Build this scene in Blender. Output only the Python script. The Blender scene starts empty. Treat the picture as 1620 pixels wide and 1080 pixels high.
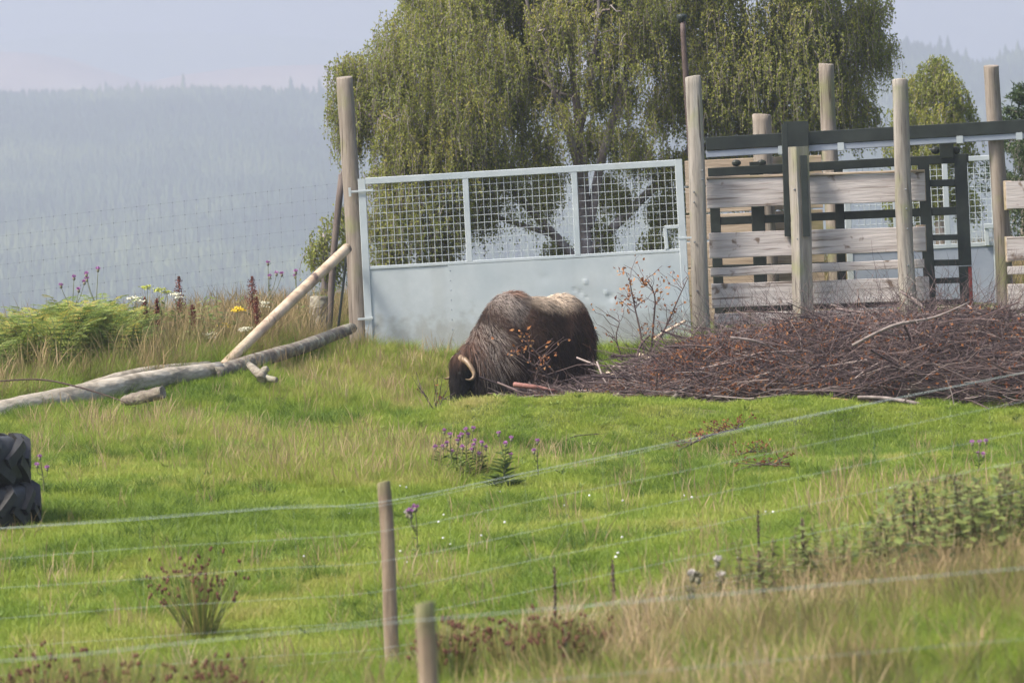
import bpy, math, random
import numpy as np
from mathutils import Vector, Matrix
rng = np.random.default_rng(11)
random.seed(11)
SC = bpy.context.scene
COL = SC.collection
R = math.radians

# ------------------------------------------------------------------ camera
FPX = 8100.0                      # focal length in photo pixels (1620 wide)
CAM = np.array([0.0, 0.0, 3.0])
PITCH, ROLL = R(2.0), R(2.6)
FWD = np.array([0, math.cos(PITCH), -math.sin(PITCH)])
UP0 = np.array([0, math.sin(PITCH), math.cos(PITCH)])
RT0 = np.array([1.0, 0, 0])
CX = math.cos(ROLL) * RT0 - math.sin(ROLL) * UP0
CY = math.sin(ROLL) * RT0 + math.cos(ROLL) * UP0
cd = bpy.data.cameras.new('camera')
cd.sensor_width = 36.0
cd.lens = FPX / 1620 * 36.0
cd.clip_start = 0.5
cd.clip_end = 20000
cd.dof.use_dof = True
cd.dof.focus_distance = 58.0
cd.dof.aperture_fstop = 5.8
cam = bpy.data.objects.new('camera', cd)
COL.objects.link(cam)
M = Matrix(((CX[0], CY[0], -FWD[0], CAM[0]), (CX[1], CY[1], -FWD[1], CAM[1]), (CX[2], CY[2], -FWD[2], CAM[2]), (0, 0, 0, 1)))
cam.matrix_world = M
SC.camera = cam

# ------------------------------------------------------------------ light
SUN_EL = R(54)
SUN_AZ = R(-116)                  # clockwise from +Y (the viewing direction): high, from the left and a little behind the camera
world = bpy.data.worlds.new('World'); SC.world = world; world.use_nodes = True
wn = world.node_tree.nodes; wl = world.node_tree.links
for n in list(wn): wn.remove(n)
sky = wn.new('ShaderNodeTexSky'); sky.sky_type = 'NISHITA'; sky.sun_disc = False
sky.sun_elevation = SUN_EL; sky.sun_rotation = SUN_AZ
sky.air_density = 1.0; sky.dust_density = 6.0; sky.ozone_density = 2.0; sky.altitude = 250
bg = wn.new('ShaderNodeBackground'); bg.inputs[1].default_value = 0.15
wo = wn.new('ShaderNodeOutputWorld')
wl.new(sky.outputs[0], bg.inputs[0]); wl.new(bg.outputs[0], wo.inputs[0])
sd = bpy.data.lights.new('sun', 'SUN'); sd.energy = 3.6; sd.angle = R(12.0); sd.color = (1.0, 0.93, 0.82)
sun = bpy.data.objects.new('sun', sd); COL.objects.link(sun)
sdir = Vector((math.sin(SUN_AZ) * math.cos(SUN_EL), math.cos(SUN_AZ) * math.cos(SUN_EL), math.sin(SUN_EL)))
sun.rotation_euler = (-sdir).to_track_quat('-Z', 'Y').to_euler()
sun.location = (-30, 0, 40)
SC.view_settings.view_transform = 'Standard'
SC.view_settings.look = 'None'
SC.view_settings.gamma = 1.0
SC.view_settings.exposure = 1.1
SC.cycles.max_bounces = 4
SC.cycles.diffuse_bounces = 2
SC.cycles.glossy_bounces = 2
SC.cycles.transmission_bounces = 4
SC.cycles.volume_bounces = 1
SC.cycles.use_adaptive_sampling = True
SC.cycles.adaptive_threshold = 0.02
SC.cycles.use_denoising = True

# ------------------------------------------------------------------ photo geometry
def W(px, py, d):
    """world point seen at photo pixel (px,py) at depth d metres"""
    return CAM + d * FWD + ((px - 810) * CX + (540 - py) * CY) * (d / FPX)

def PX(p):
    q = np.asarray(p, float) - CAM
    d = q @ FWD
    return 810 + (q @ CX) / d * FPX, 540 - (q @ CY) / d * FPX, d

# ------------------------------------------------------------------ noise
_tab = np.random.default_rng(3).random((256, 256))
def vnoise(x, y):
    x = np.asarray(x, float); y = np.asarray(y, float)
    xi = np.floor(x).astype(int); yi = np.floor(y).astype(int)
    fx = x - xi; fy = y - yi
    fx = fx * fx * (3 - 2 * fx); fy = fy * fy * (3 - 2 * fy)
    t = lambda a, b: _tab[a & 255, b & 255]
    return (t(xi, yi) * (1 - fx) * (1 - fy) + t(xi + 1, yi) * fx * (1 - fy) + t(xi, yi + 1) * (1 - fx) * fy + t(xi + 1, yi + 1) * fx * fy)
def fbm(x, y, o=3):
    s = 0; a = 1.0; tot = 0
    for i in range(o):
        s = s + a * vnoise(x * 2 ** i + 17.3 * i, y * 2 ** i + 9.1 * i); tot += a; a *= 0.5
    return s / tot

# ------------------------------------------------------------------ ground heights (thin plate through surveyed points)
gc = [W(*a) for a in (
    (625, 1070, 30), (0, 1108, 30), (310, 1088, 30), (1040, 1000, 30), (1620, 862, 30.5), (1330, 935, 30),
    (1620, 1010, 24.5), (1300, 1085, 24), (900, 1190, 24), (300, 1250, 24),
    (30, 834, 42), (400, 832, 42), (810, 826, 42), (1200, 800, 42), (1620, 755, 42),
    (200, 742, 48), (500, 730, 48), (700, 715, 51), (800, 738, 50.5), (1000, 738, 50), (1200, 735, 49.5), (1450, 728, 48.5), (1650, 722, 47.5),
    (760, 702, 54.4), (900, 714, 53.9), (1050, 718, 53.5), (1250, 720, 53.1), (1450, 717, 52.7), (1650, 711, 52.3), (690, 660, 57.2), (650, 668, 57), (755, 633, 56.6), (850, 630, 56.2), (1000, 641, 56), (1200, 646, 55.6), (1400, 651, 55.2), (1650, 660, 54.8),
    (560, 640, 57.5), (250, 655, 55.5),
    (0, 655, 55), (345, 597, 58.5), (560, 548, 62.5), (580, 562, 63), (1090, 546, 63), (830, 556, 63),
    (720, 641, 60), (830, 641, 60), (930, 625, 60.5),
    (1120, 600, 61), (1113, 535, 63.6), (1438, 520, 63.6), (1650, 510, 63.6), (1400, 585, 61.5),
    (50, 590, 61), (250, 560, 63), (420, 532, 66), (0, 560, 66), (-250, 700, 55), (-250, 640, 62), (-200, 840, 42))]
for px_, d_, z_ in ((850, 58.4, 0.10), (1000, 58.4, 0.10), (1200, 58.0, 0.10), (1400, 57.6, 0.10), (1650, 57.2, 0.10)):
    p = W(px_, 640, d_); gc.append(np.array([p[0], p[1], z_]))
for x_, y_, z_ in ((-12, 20, 0.0), (0, 16, 0.15), (12, 20, 0.5), (14, 40, .75), (14, 60, 1.0), (-16, 50, -.2), (-16, 70, 0.2), (0, 72, .55), (6, 72, .7), (-5, 72, .5),
                   (-10, 76, 0.3), (14, 76, .9), (0, 84, .6), (10, 90, .7), (-12, 90, -1.0), (0, 100, -0.5), (16, 104, 0.0), (-16, 104, -3.5), (-4, 60.5, None), (0, 10, .2), (-10, 8, .1), (10, 8, .4)):
    if z_ is None: continue
    gc.append(np.array([x_, y_, z_]))
gc = np.array(gc, float)
def _U(r2):
    return np.where(r2 > 1e-12, r2 * np.log(np.maximum(r2, 1e-12)), 0.0)
_n = len(gc)
_K = _U(((gc[:, None, :2] - gc[None, :, :2]) ** 2).sum(-1)) + 0.02 * np.eye(_n)
_P = np.c_[np.ones(_n), gc[:, :2]]
_A = np.block([[_K, _P], [_P.T, np.zeros((3, 3))]])
_w = np.linalg.solve(_A, np.r_[gc[:, 2], 0, 0, 0])
def gz(x, y, rough=True):
    x = np.asarray(x, float); y = np.asarray(y, float)
    sh = np.broadcast(x, y).shape
    xf = np.clip(np.broadcast_to(x, sh).ravel(), -18, 18); yf = np.clip(np.broadcast_to(y, sh).ravel(), 6, 106)
    z = _w[_n] + _w[_n + 1] * xf + _w[_n + 2] * yf
    for i in range(_n):
        z = z + _w[i] * _U((xf - gc[i, 0]) ** 2 + (yf - gc[i, 1]) ** 2)
    if rough:
        z = z + 0.10 * (fbm(xf * 0.9, yf * 0.45, 2) - .5) + 0.06 * (fbm(xf * 2.6 + 40, yf * 1.4, 2) - .5)
    if rough:                                          # the mound's turf is lumpier than the paddock
        mk = np.clip((yf - 51.5) / 1.5, 0, 1) * np.clip((57.5 - yf) / 1.2, 0, 1) * np.clip((xf + .9) / .8, 0, 1)
        z = z + mk * (.17 * (fbm(xf * 1.25 + 11, yf * .95, 2) - .5) + .09 * (fbm(xf * 3.1 + 2, yf * 2.2, 2) - .5))
    yo = np.broadcast_to(y, sh).ravel(); xo = np.broadcast_to(x, sh).ravel()
    z = z - np.clip(yo - 100, 0, 1e9) * 0.055
    z = z - np.clip(np.abs(xo) - 18, 0, 400) * 0.02
    return z.reshape(sh) if sh else float(z[0])

def G(px, py, dmin=20.0, dmax=75.0):
    """first point of the ground seen at a photo pixel"""
    ds = np.linspace(dmin, dmax, 700)
    P = np.array([W(px, py, d) for d in ds])
    below = P[:, 2] < gz(P[:, 0], P[:, 1])
    i = int(np.argmax(below)) if below.any() else len(ds) - 1
    p = P[i].copy(); p[2] = gz(p[0], p[1])
    return p
def GD(px, d):
    """ground point in the vertical under photo column px at depth d"""
    p = W(px, 640, d)
    for _ in range(4):
        z = gz(p[0], p[1])
        v = PX((p[0], p[1], z))
        p = W(px, v[1], d)
    p = np.array(p); p[2] = gz(p[0], p[1])
    return p

# ------------------------------------------------------------------ mesh helpers
def raw_mesh(name, V, F, smooth=False, attrs=None):
    """V (n,3); F (m,k) faces of one size or a list of such arrays"""
    V = np.ascontiguousarray(V, np.float32)
    Fs = F if isinstance(F, list) else [F]
    Fs = [np.asarray(f, np.int32) for f in Fs if len(f)]
    me = bpy.data.meshes.new(name)
    me.vertices.add(len(V)); me.vertices.foreach_set('co', V.ravel())
    loops = np.concatenate([f.ravel() for f in Fs])
    tot = np.concatenate([np.full(len(f), f.shape[1], np.int32) for f in Fs])
    st = np.r_[0, np.cumsum(tot)[:-1]].astype(np.int32)
    me.loops.add(len(loops)); me.loops.foreach_set('vertex_index', loops)
    me.polygons.add(len(tot)); me.polygons.foreach_set('loop_start', st); me.polygons.foreach_set('loop_total', tot)
    me.polygons.foreach_set('use_smooth', (tot <= 4) if smooth else np.zeros(len(tot), bool))
    me.update(calc_edges=True)
    for k, (dom, typ, dat) in (attrs or {}).items():
        a = me.attributes.new(k, typ, dom)
        a.data.foreach_set({'FLOAT': 'value', 'INT': 'value', 'FLOAT_VECTOR': 'vector', 'FLOAT_COLOR': 'color'}[typ], np.ascontiguousarray(dat, np.int32 if typ == 'INT' else np.float32).ravel())
    return me

def obj(name, me, mat=None, parent=None):
    o = bpy.data.objects.new(name, me); COL.objects.link(o)
    if mat is not None and me is not None and len(me.materials) == 0: me.materials.append(mat)
    if parent is not None: o.parent = parent
    return o
def tag(o, label=None, cat=None, group=None, kind=None):
    if label: o['label'] = label
    if cat: o['category'] = cat
    if group: o['group'] = group
    if kind: o['kind'] = kind
    return o
def thing(name, base, label, cat, group=None):
    o = bpy.data.objects.new(name, None); COL.objects.link(o)
    o.empty_display_size = 0.2
    o.location = tuple(float(c) for c in base)
    return tag(o, label, cat, group)
def part(name, geo, mat, parent, smooth=False, label=None):
    """geo = (V,F[,attrs]) in world coordinates; stored relative to the parent thing"""
    b = np.zeros(3)
    p = parent
    while p is not None:
        b = b + np.array(p.location); p = p.parent
    me = raw_mesh(name, np.asarray(geo[0]) - b, geo[1], smooth, geo[2] if len(geo) > 2 else None)
    o = obj(name, me, mat, parent)
    if label: o['label'] = label
    return o
def single(name, base, geo, mat, label, cat, group=None, smooth=False, kind=None):
    me = raw_mesh(name, np.asarray(geo[0]) - np.asarray(base, float), geo[1], smooth, geo[2] if len(geo) > 2 else None)
    o = obj(name, me, mat); o.location = tuple(float(c) for c in base)
    return tag(o, label, cat, group, kind)

def join(*gs):
    """join geometries (V,F[,attrs]); attributes are merged when every piece has them"""
    V = []; F4 = []; n = 0; A = {}
    for g in gs:
        V.append(g[0])
        for f in (g[1] if isinstance(g[1], list) else [g[1]]):
            F4.append(np.asarray(f) + n)
        n += len(g[0])
        if len(g) > 2 and g[2]:
            for k, v in g[2].items(): A.setdefault(k, []).append(v)
    A = {k: (v[0][0], v[0][1], np.concatenate([np.asarray(q[2]) for q in v])) for k, v in A.items() if len(v) == len(gs)}
    return np.concatenate(V), F4, A

def loft(rings, caps=True):
    """rings (K,M,3) -> closed tube; caps are flat"""
    rings = np.asarray(rings, float); K, Mm, _ = rings.shape
    V = rings.reshape(-1, 3)
    i = np.arange(K - 1)[:, None]; j = np.arange(Mm)[None, :]
    a = i * Mm + j; b = i * Mm + (j + 1) % Mm
    F = np.stack([a, b, b + Mm, a + Mm], -1).reshape(-1, 4)
    Fs = [F]
    if caps:
        Fs.append(np.arange(Mm)[::-1][None, :]); Fs.append(((K - 1) * Mm + np.arange(Mm))[None, :])
    return V, Fs
def frame_of(t):
    t = t / (np.linalg.norm(t) + 1e-9)
    a = np.array([0, 0, 1.0]) if abs(t[2]) < 0.9 else np.array([1.0, 0, 0])
    u = np.cross(t, a); u /= np.linalg.norm(u)
    return u, np.cross(t, u)
def catmull(pts, k=6):
    p = np.asarray(pts, float)
    if len(p) < 3: return np.array([p[0] + (p[-1] - p[0]) * t for t in np.linspace(0, 1, k + 1)])
    q = np.vstack([2 * p[0] - p[1], p, 2 * p[-1] - p[-2]])
    out = []
    for i in range(1, len(q) - 2):
        for t in np.linspace(0, 1, k, endpoint=False):
            a, b, c, d = q[i - 1], q[i], q[i + 1], q[i + 2]
            out.append(0.5 * (2 * b + (c - a) * t + (2 * a - 5 * b + 4 * c - d) * t * t + (3 * b - a - 3 * c + d) * t ** 3))
    out.append(p[-1])
    return np.array(out)
def tube(pts, rad, sides=8, k=5, wob=0.0, seed=0, smooth=True):
    """bent round bar through pts; rad: number or list per point"""
    r0 = np.random.default_rng(seed)
    n = len(pts)
    rad = np.full(n, rad) if np.isscalar(rad) else np.asarray(rad, float)
    P = catmull(pts, k)
    rr = np.interp(np.linspace(0, 1, len(P)), np.linspace(0, 1, n), rad)
    rings = []
    ang = np.arange(sides) / sides * 2 * math.pi
    prev = None
    for i, p in enumerate(P):
        t = P[min(i + 1, len(P) - 1)] - P[max(i - 1, 0)]
        t = t / (np.linalg.norm(t) + 1e-9)
        if prev is None: u, v = frame_of(t)
        else:
            u = prev - t * (prev @ t); u /= np.linalg.norm(u); v = np.cross(t, u)
        prev = u
        r = rr[i] * (1 + wob * (r0.random(sides) - .5) * 2)
        rings.append(p + np.outer(np.cos(ang) * r, u) + np.outer(np.sin(ang) * r, v))
    return loft(rings)
def bar(p0, p1, w, h, wax, hax, ch=0.006, K=2, wob=0.0, seed=0):
    """straight bar with rectangular, chamfered section; w along wax, h along hax"""
    r0 = np.random.default_rng(seed)
    p0 = np.asarray(p0, float); p1 = np.asarray(p1, float)
    a, b = w / 2, h / 2; c = min(ch, a * .45, b * .45)
    sec = [(a - c, b), (a, b - c), (a, -b + c), (a - c, -b), (-a + c, -b), (-a, -b + c), (-a, b - c), (-a + c, b)]
    rings = []
    for t in np.linspace(0, 1, K):
        p = p0 + (p1 - p0) * t + (r0.normal(size=3) * wob if 0 < t < 1 else 0)
        k = 1 + (r0.normal() * wob * 6 if wob else 0)
        rings.append([p + np.asarray(wax) * s * k + np.asarray(hax) * q * k for s, q in sec])
    return loft(rings)
def ribbons(P, w, tint=None, side=None, taper=0.15, r0=rng):
    """P (N,K,3) centre lines -> flat tapering blades"""
    P = np.asarray(P, float); N, K, _ = P.shape
    t = P[:, -1] - P[:, 0]
    if side is None:
        side = r0.normal(size=(N, 3)); side[:, 2] *= 0.25
        side = np.cross(t, side)
        side = np.cross(side, t) if False else side
    side = side / (np.linalg.norm(side, axis=1, keepdims=True) + 1e-9)
    w = np.broadcast_to(np.asarray(w, float), (N,))
    prof = np.linspace(1, taper, K) if np.isscalar(taper) else np.asarray(taper)
    off = side[:, None, :] * (w[:, None] * .5 * prof[None, :])[:, :, None]
    V = np.stack([P - off, P + off], 2).reshape(-1, 3)
    n = np.arange(N)[:, None] * (2 * K) + 2 * np.arange(K - 1)[None, :]
    F = np.stack([n, n + 1, n + 3, n + 2], -1).reshape(-1, 4)
    at = {}
    if tint is not None: at['tint'] = ('POINT', 'FLOAT', np.repeat(tint, 2 * K))
    return V, F, at
def twigs(P, r, sides=3, tint=None):
    """P (N,K,3), r (N,K): many thin tubes at once"""
    P = np.asarray(P, float); N, K, _ = P.shape
    t = P[:, -1] - P[:, 0]; t /= np.linalg.norm(t, axis=1, keepdims=True) + 1e-9
    a = np.where(np.abs(t[:, 2:3]) < .9, np.array([[0, 0, 1.0]]), np.array([[1.0, 0, 0]]))
    u = np.cross(t, a); u /= np.linalg.norm(u, axis=1, keepdims=True); v = np.cross(t, u)
    r = np.broadcast_to(np.asarray(r, float), (N, K))
    ang = np.arange(sides) / sides * 2 * math.pi
    ring = np.cos(ang)[:, None, None] * u[None] + np.sin(ang)[:, None, None] * v[None]     # S,N,3
    V = P[:, :, None, :] + r[:, :, None, None] * ring.transpose(1, 0, 2)[:, None]
    V = V.reshape(-1, 3)
    n = (np.arange(N) * K * sides)[:, None, None] + (np.arange(K - 1) * sides)[None, :, None]
    j = np.arange(sides)[None, None, :]
    A = n + j; B = n + (j + 1) % sides
    F = np.stack([A, B, B + sides, A + sides], -1).reshape(-1, 4)
    at = {}
    if tint is not None: at['tint'] = ('POINT', 'FLOAT', np.repeat(tint, K * sides))
    return V, F, at
def leaves(C, ax, nr, L, Wd, tint=None, fold=0.0):
    """rhombic leaves: centre C, long axis ax, normal nr, length L, width Wd"""
    C = np.asarray(C, float); N = len(C)
    ax = ax / (np.linalg.norm(ax, axis=1, keepdims=True) + 1e-9)
    sd = np.cross(nr, ax); sd /= np.linalg.norm(sd, axis=1, keepdims=True) + 1e-9
    nn = np.cross(ax, sd)
    L = np.broadcast_to(np.asarray(L, float), (N,))[:, None]; Wd = np.broadcast_to(np.asarray(Wd, float), (N,))[:, None]
    V = np.stack([C - ax * L * .5, C + sd * Wd * .5 - ax * L * .08 + nn * Wd * fold, C + ax * L * .5, C - sd * Wd * .5 - ax * L * .08 + nn * Wd * fold], 1).reshape(-1, 3)
    F = np.arange(N * 4).reshape(N, 4)
    at = {}
    if tint is not None: at['tint'] = ('POINT', 'FLOAT', np.repeat(tint, 4))
    return V, F, at
def rand_dirs(n, r0=rng):
    v = r0.normal(size=(n, 3)); return v / np.linalg.norm(v, axis=1, keepdims=True)
def blob(c, rx, ry, rz, seg=8, rings=5, wob=0.1, seed=0):
    r0 = np.random.default_rng(seed)
    out = []
    for i in range(rings + 1):
        th = math.pi * (0.04 + 0.92 * i / rings)
        a = np.arange(seg) / seg * 2 * math.pi
        k = 1 + wob * (r0.random(seg) - .5)
        out.append(np.stack([c[0] + rx * math.sin(th) * np.cos(a) * k, c[1] + ry * math.sin(th) * np.sin(a) * k, np.full(seg, c[2] - rz * math.cos(th))], 1))
    return loft(out)

# ------------------------------------------------------------------ materials
def new_mat(name):
    m = bpy.data.materials.new(name); m.use_nodes = True
    nt = m.node_tree
    for n in list(nt.nodes): nt.nodes.remove(n)
    return m, nt, nt.nodes, nt.links
def ramp(nd, stops):
    r = nd.new('ShaderNodeValToRGB'); e = r.color_ramp.elements
    while len(e) < len(stops): e.new(0.5)
    for i, (p, c) in enumerate(stops):
        e[i].position = p; e[i].color = (*c, 1)
    return r
def mat_noise(name, stops, scale=4.0, stretch=(1, 1, 1), rough=0.8, bump=0.3, metal=0.0, detail=6.0, fine=None, spec=0.3, bscale=None, dist=0.02, second=None, crack=None, mud=None):
    """colour ramp over a (stretched) noise in object space, with relief; second = (stops, scale, lo, hi) blotches laid over it"""
    m, nt, nd, lk = new_mat(name)
    tc = nd.new('ShaderNodeTexCoord'); mp = nd.new('ShaderNodeMapping'); mp.inputs['Scale'].default_value = stretch
    lk.new(tc.outputs['Object'], mp.inputs[0])
    nz = nd.new('ShaderNodeTexNoise'); nz.inputs['Scale'].default_value = scale; nz.inputs['Detail'].default_value = detail; nz.inputs['Roughness'].default_value = .65
    lk.new(mp.outputs[0], nz.inputs['Vector'])
    rp = ramp(nd, stops); lk.new(nz.outputs[0], rp.inputs[0])
    col = rp.outputs[0]
    if second:
        n2 = nd.new('ShaderNodeTexNoise'); n2.inputs['Scale'].default_value = second[1]; n2.inputs['Detail'].default_value = 4
        lk.new(tc.outputs['Object'], n2.inputs['Vector'])
        mr = nd.new('ShaderNodeMapRange'); mr.inputs[1].default_value = second[2]; mr.inputs[2].default_value = second[3]
        lk.new(n2.outputs[0], mr.inputs[0])
        mx = nd.new('ShaderNodeMix'); mx.data_type = 'RGBA'
        lk.new(mr.outputs[0], mx.inputs[0]); lk.new(col, mx.inputs[6]); mx.inputs[7].default_value = (*second[0], 1)
        col = mx.outputs[2]
    if crack:
        m2 = nd.new('ShaderNodeMapping'); m2.inputs['Scale'].default_value = crack[1]; lk.new(tc.outputs['Object'], m2.inputs[0])
        n3 = nd.new('ShaderNodeTexNoise'); n3.inputs['Scale'].default_value = 1.0; n3.inputs['Detail'].default_value = 3
        lk.new(m2.outputs[0], n3.inputs['Vector'])
        r3 = nd.new('ShaderNodeMapRange'); r3.inputs[1].default_value = crack[2]; r3.inputs[2].default_value = crack[3]; r3.inputs[4].default_value = crack[4]
        lk.new(n3.outputs[0], r3.inputs[0])
        x3 = nd.new('ShaderNodeMix'); x3.data_type = 'RGBA'
        lk.new(r3.outputs[0], x3.inputs[0]); lk.new(col, x3.inputs[6]); x3.inputs[7].default_value = (*crack[0], 1)
        col = x3.outputs[2]
    if mud:                                            # dried splashes thrown up from the ground, ragged at the top
        sx = nd.new('ShaderNodeSeparateXYZ'); lk.new(tc.outputs['Object'], sx.inputs[0])
        n4 = nd.new('ShaderNodeTexNoise'); n4.inputs['Scale'].default_value = 7; n4.inputs['Detail'].default_value = 8; lk.new(tc.outputs['Object'], n4.inputs['Vector'])
        a4 = nd.new('ShaderNodeMath'); a4.operation = 'MULTIPLY_ADD'; lk.new(n4.outputs[0], a4.inputs[0]); a4.inputs[1].default_value = -mud[2]; lk.new(sx.outputs[2], a4.inputs[2])
        r4 = nd.new('ShaderNodeMapRange'); r4.inputs[1].default_value = mud[1]; r4.inputs[2].default_value = mud[1] - .25; r4.inputs[4].default_value = mud[3]
        lk.new(a4.outputs[0], r4.inputs[0])
        x4 = nd.new('ShaderNodeMix'); x4.data_type = 'RGBA'
        lk.new(r4.outputs[0], x4.inputs[0]); lk.new(col, x4.inputs[6]); x4.inputs[7].default_value = (*mud[0], 1)
        col = x4.outputs[2]
    b = nd.new('ShaderNodeBsdfPrincipled'); b.inputs['Roughness'].default_value = rough; b.inputs['Metallic'].default_value = metal
    b.inputs['Specular IOR Level'].default_value = spec
    lk.new(col, b.inputs['Base Color'])
    if bump:
        bn = nd.new('ShaderNodeTexNoise'); bn.inputs['Scale'].default_value = bscale or scale * 2.5; bn.inputs['Detail'].default_value = 5
        lk.new(mp.outputs[0], bn.inputs['Vector'])
        bp = nd.new('ShaderNodeBump'); bp.inputs['Strength'].default_value = bump; bp.inputs['Distance'].default_value = dist
        lk.new(bn.outputs[0], bp.inputs['Height']); lk.new(bp.outputs[0], b.inputs['Normal'])
    o = nd.new('ShaderNodeOutputMaterial'); lk.new(b.outputs[0], o.inputs[0])
    return m
def mat_leaf(name, stops, attr='tint', kind='GEOMETRY', trans=0.35, rough=0.6, jitter=None, spec=0.25, inst=None):
    """colour from a per-leaf value; light comes through the leaf.  inst = name of a second value carried by the instancer, added to the first"""
    m, nt, nd, lk = new_mat(name)
    at = nd.new('ShaderNodeAttribute'); at.attribute_name = attr; at.attribute_type = kind
    fac = at.outputs['Fac']
    if inst:
        a2 = nd.new('ShaderNodeAttribute'); a2.attribute_name = inst; a2.attribute_type = 'INSTANCER'
        ad = nd.new('ShaderNodeMath'); ad.operation = 'ADD'; ad.use_clamp = True
        lk.new(fac, ad.inputs[0]); lk.new(a2.outputs['Fac'], ad.inputs[1]); fac = ad.outputs[0]
    rp = ramp(nd, stops); lk.new(fac, rp.inputs[0])
    b = nd.new('ShaderNodeBsdfPrincipled'); b.inputs['Roughness'].default_value = rough; b.inputs['Specular IOR Level'].default_value = spec
    lk.new(rp.outputs[0], b.inputs['Base Color'])
    o = nd.new('ShaderNodeOutputMaterial')
    if trans:
        t = nd.new('ShaderNodeBsdfTranslucent'); lk.new(rp.outputs[0], t.inputs[0])
        mx = nd.new('ShaderNodeMixShader'); mx.inputs[0].default_value = trans
        lk.new(b.outputs[0], mx.inputs[1]); lk.new(t.outputs[0], mx.inputs[2]); lk.new(mx.outputs[0], o.inputs[0])
    else: lk.new(b.outputs[0], o.inputs[0])
    return m
def mat_color_attr(name, attr='col', rough=0.7, spec=0.3, sheen=0.0):
    m, nt, nd, lk = new_mat(name)
    at = nd.new('ShaderNodeAttribute'); at.attribute_name = attr
    b = nd.new('ShaderNodeBsdfPrincipled'); b.inputs['Roughness'].default_value = rough; b.inputs['Specular IOR Level'].default_value = spec
    if sheen: b.inputs['Sheen Weight'].default_value = sheen
    lk.new(at.outputs['Color'], b.inputs['Base Color'])
    o = nd.new('ShaderNodeOutputMaterial'); lk.new(b.outputs[0], o.inputs[0])
    return m

def g3(v, k=1.0): return (v[0] * k, v[1] * k, v[2] * k)
M_soil = mat_noise('soil', [(0.3, (0.05, 0.06, 0.02)), (0.55, (0.085, 0.11, 0.028)), (0.75, (0.13, 0.125, 0.05))], scale=1.7, rough=0.95, bump=0.5, spec=.1)
M_post = mat_noise('weathered_round_timber', [(0.25, (0.10, 0.080, 0.063)), (0.5, (0.195, 0.165, 0.135)), (0.75, (0.30, 0.268, 0.23))], scale=9, stretch=(1, 1, .10), rough=.85, bump=.6, second=((.16, .17, .07), 2.2, .52, .75), crack=((.04, .028, .02), (42, 42, .9), .60, .70, .85))
M_postg = mat_noise('silvered_round_timber', [(0.25, (0.12, 0.105, 0.088)), (0.5, (0.235, 0.212, 0.182)), (0.75, (0.34, 0.318, 0.28))], scale=9, stretch=(1, 1, .10), rough=.85, bump=.6, second=((.20, .21, .10), 2.4, .52, .75), crack=((.05, .038, .03), (42, 42, .9), .60, .70, .85))
M_board = mat_noise('silvered_board', [(0.22, (0.19, 0.162, 0.148)), (0.45, (0.37, 0.333, 0.313)), (0.7, (0.48, 0.44, 0.42))], scale=5, stretch=(.25, 2, 3.0), rough=.85, bump=.35, second=((.15, .11, .085), 6.5, .62, .70), crack=((.11, .08, .06), (1.3, 10, 26), .58, .70, .85))
M_boardb = mat_noise('brown_board', [(0.25, (0.20, 0.15, 0.10)), (0.5, (0.33, 0.26, 0.19)), (0.75, (0.43, 0.36, 0.28))], scale=5, stretch=(.25, 2, 3.0), rough=.88, bump=.35, second=((.17, .17, .06), 2.0, .55, .8))
M_black = mat_noise('black_painted_steel', [(0.3, (0.012, 0.016, 0.014)), (0.7, (0.026, 0.032, 0.028))], scale=5, rough=.5, bump=.08, second=((.09, .05, .04), 4.0, .70, .85))
M_redrust = mat_noise('red_rusted_steel', [(0.35, (0.035, 0.03, 0.028)), (0.55, (0.26, 0.05, 0.045)), (0.8, (0.33, 0.08, 0.06))], scale=9, rough=.75, bump=.15)
M_galv = mat_noise('galvanised_steel', [(0.3, (0.335, 0.37, 0.38)), (0.55, (0.385, 0.42, 0.428)), (0.8, (0.435, 0.47, 0.47))], scale=3, rough=.5, bump=.04, metal=.15, spec=.5, second=((.30, .35, .375), .9, .45, .75), crack=((.24, .235, .20), (2.6, 2.6, .8), .56, .85, .35), mud=((.17, .15, .10), .10, .9, .40))
M_galvd = mat_noise('dull_galvanised_sheet', [(0.3, (0.20, 0.23, 0.28)), (0.7, (0.28, 0.31, 0.36))], scale=2, rough=.55, bump=.05, metal=.15, spec=.5)
M_wire = mat_noise('galvanised_wire', [(0.3, (0.24, 0.29, 0.285)), (0.7, (0.36, 0.42, 0.41))], scale=30, rough=.5, bump=0, metal=.2, spec=.5)
M_wired = mat_noise('dull_wire', [(0.3, (0.10, 0.11, 0.12)), (0.7, (0.18, 0.19, 0.2))], scale=30, rough=.6, bump=0, metal=.2)
# ================================================================== THE SETTING
# ------------------------------------------------------------------ ground: one sheet
xs = np.unique(np.r_[-np.geomspace(9, 420, 26)[::-1], np.arange(-9, 9.01, .15), np.geomspace(9, 420, 26)])
ys = np.unique(np.r_[np.linspace(-60, 16, 14), np.arange(16, 68, .17), np.arange(68, 108, 1.0), np.geomspace(108, 900, 26)])
X, Y = np.meshgrid(xs, ys)
Z = gz(X, Y)
nx_, ny_ = len(xs), len(ys)
I = (np.arange(ny_ - 1)[:, None] * nx_ + np.arange(nx_ - 1)[None, :]).ravel()
ground = obj('ground', raw_mesh('ground', np.stack([X, Y, Z], -1).reshape(-1, 3), np.stack([I, I + 1, I + 1 + nx_, I + nx_], -1), True), M_soil)
tag(ground, 'uneven green paddock ground rising to the gate and pens', 'ground', kind='structure')

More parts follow.
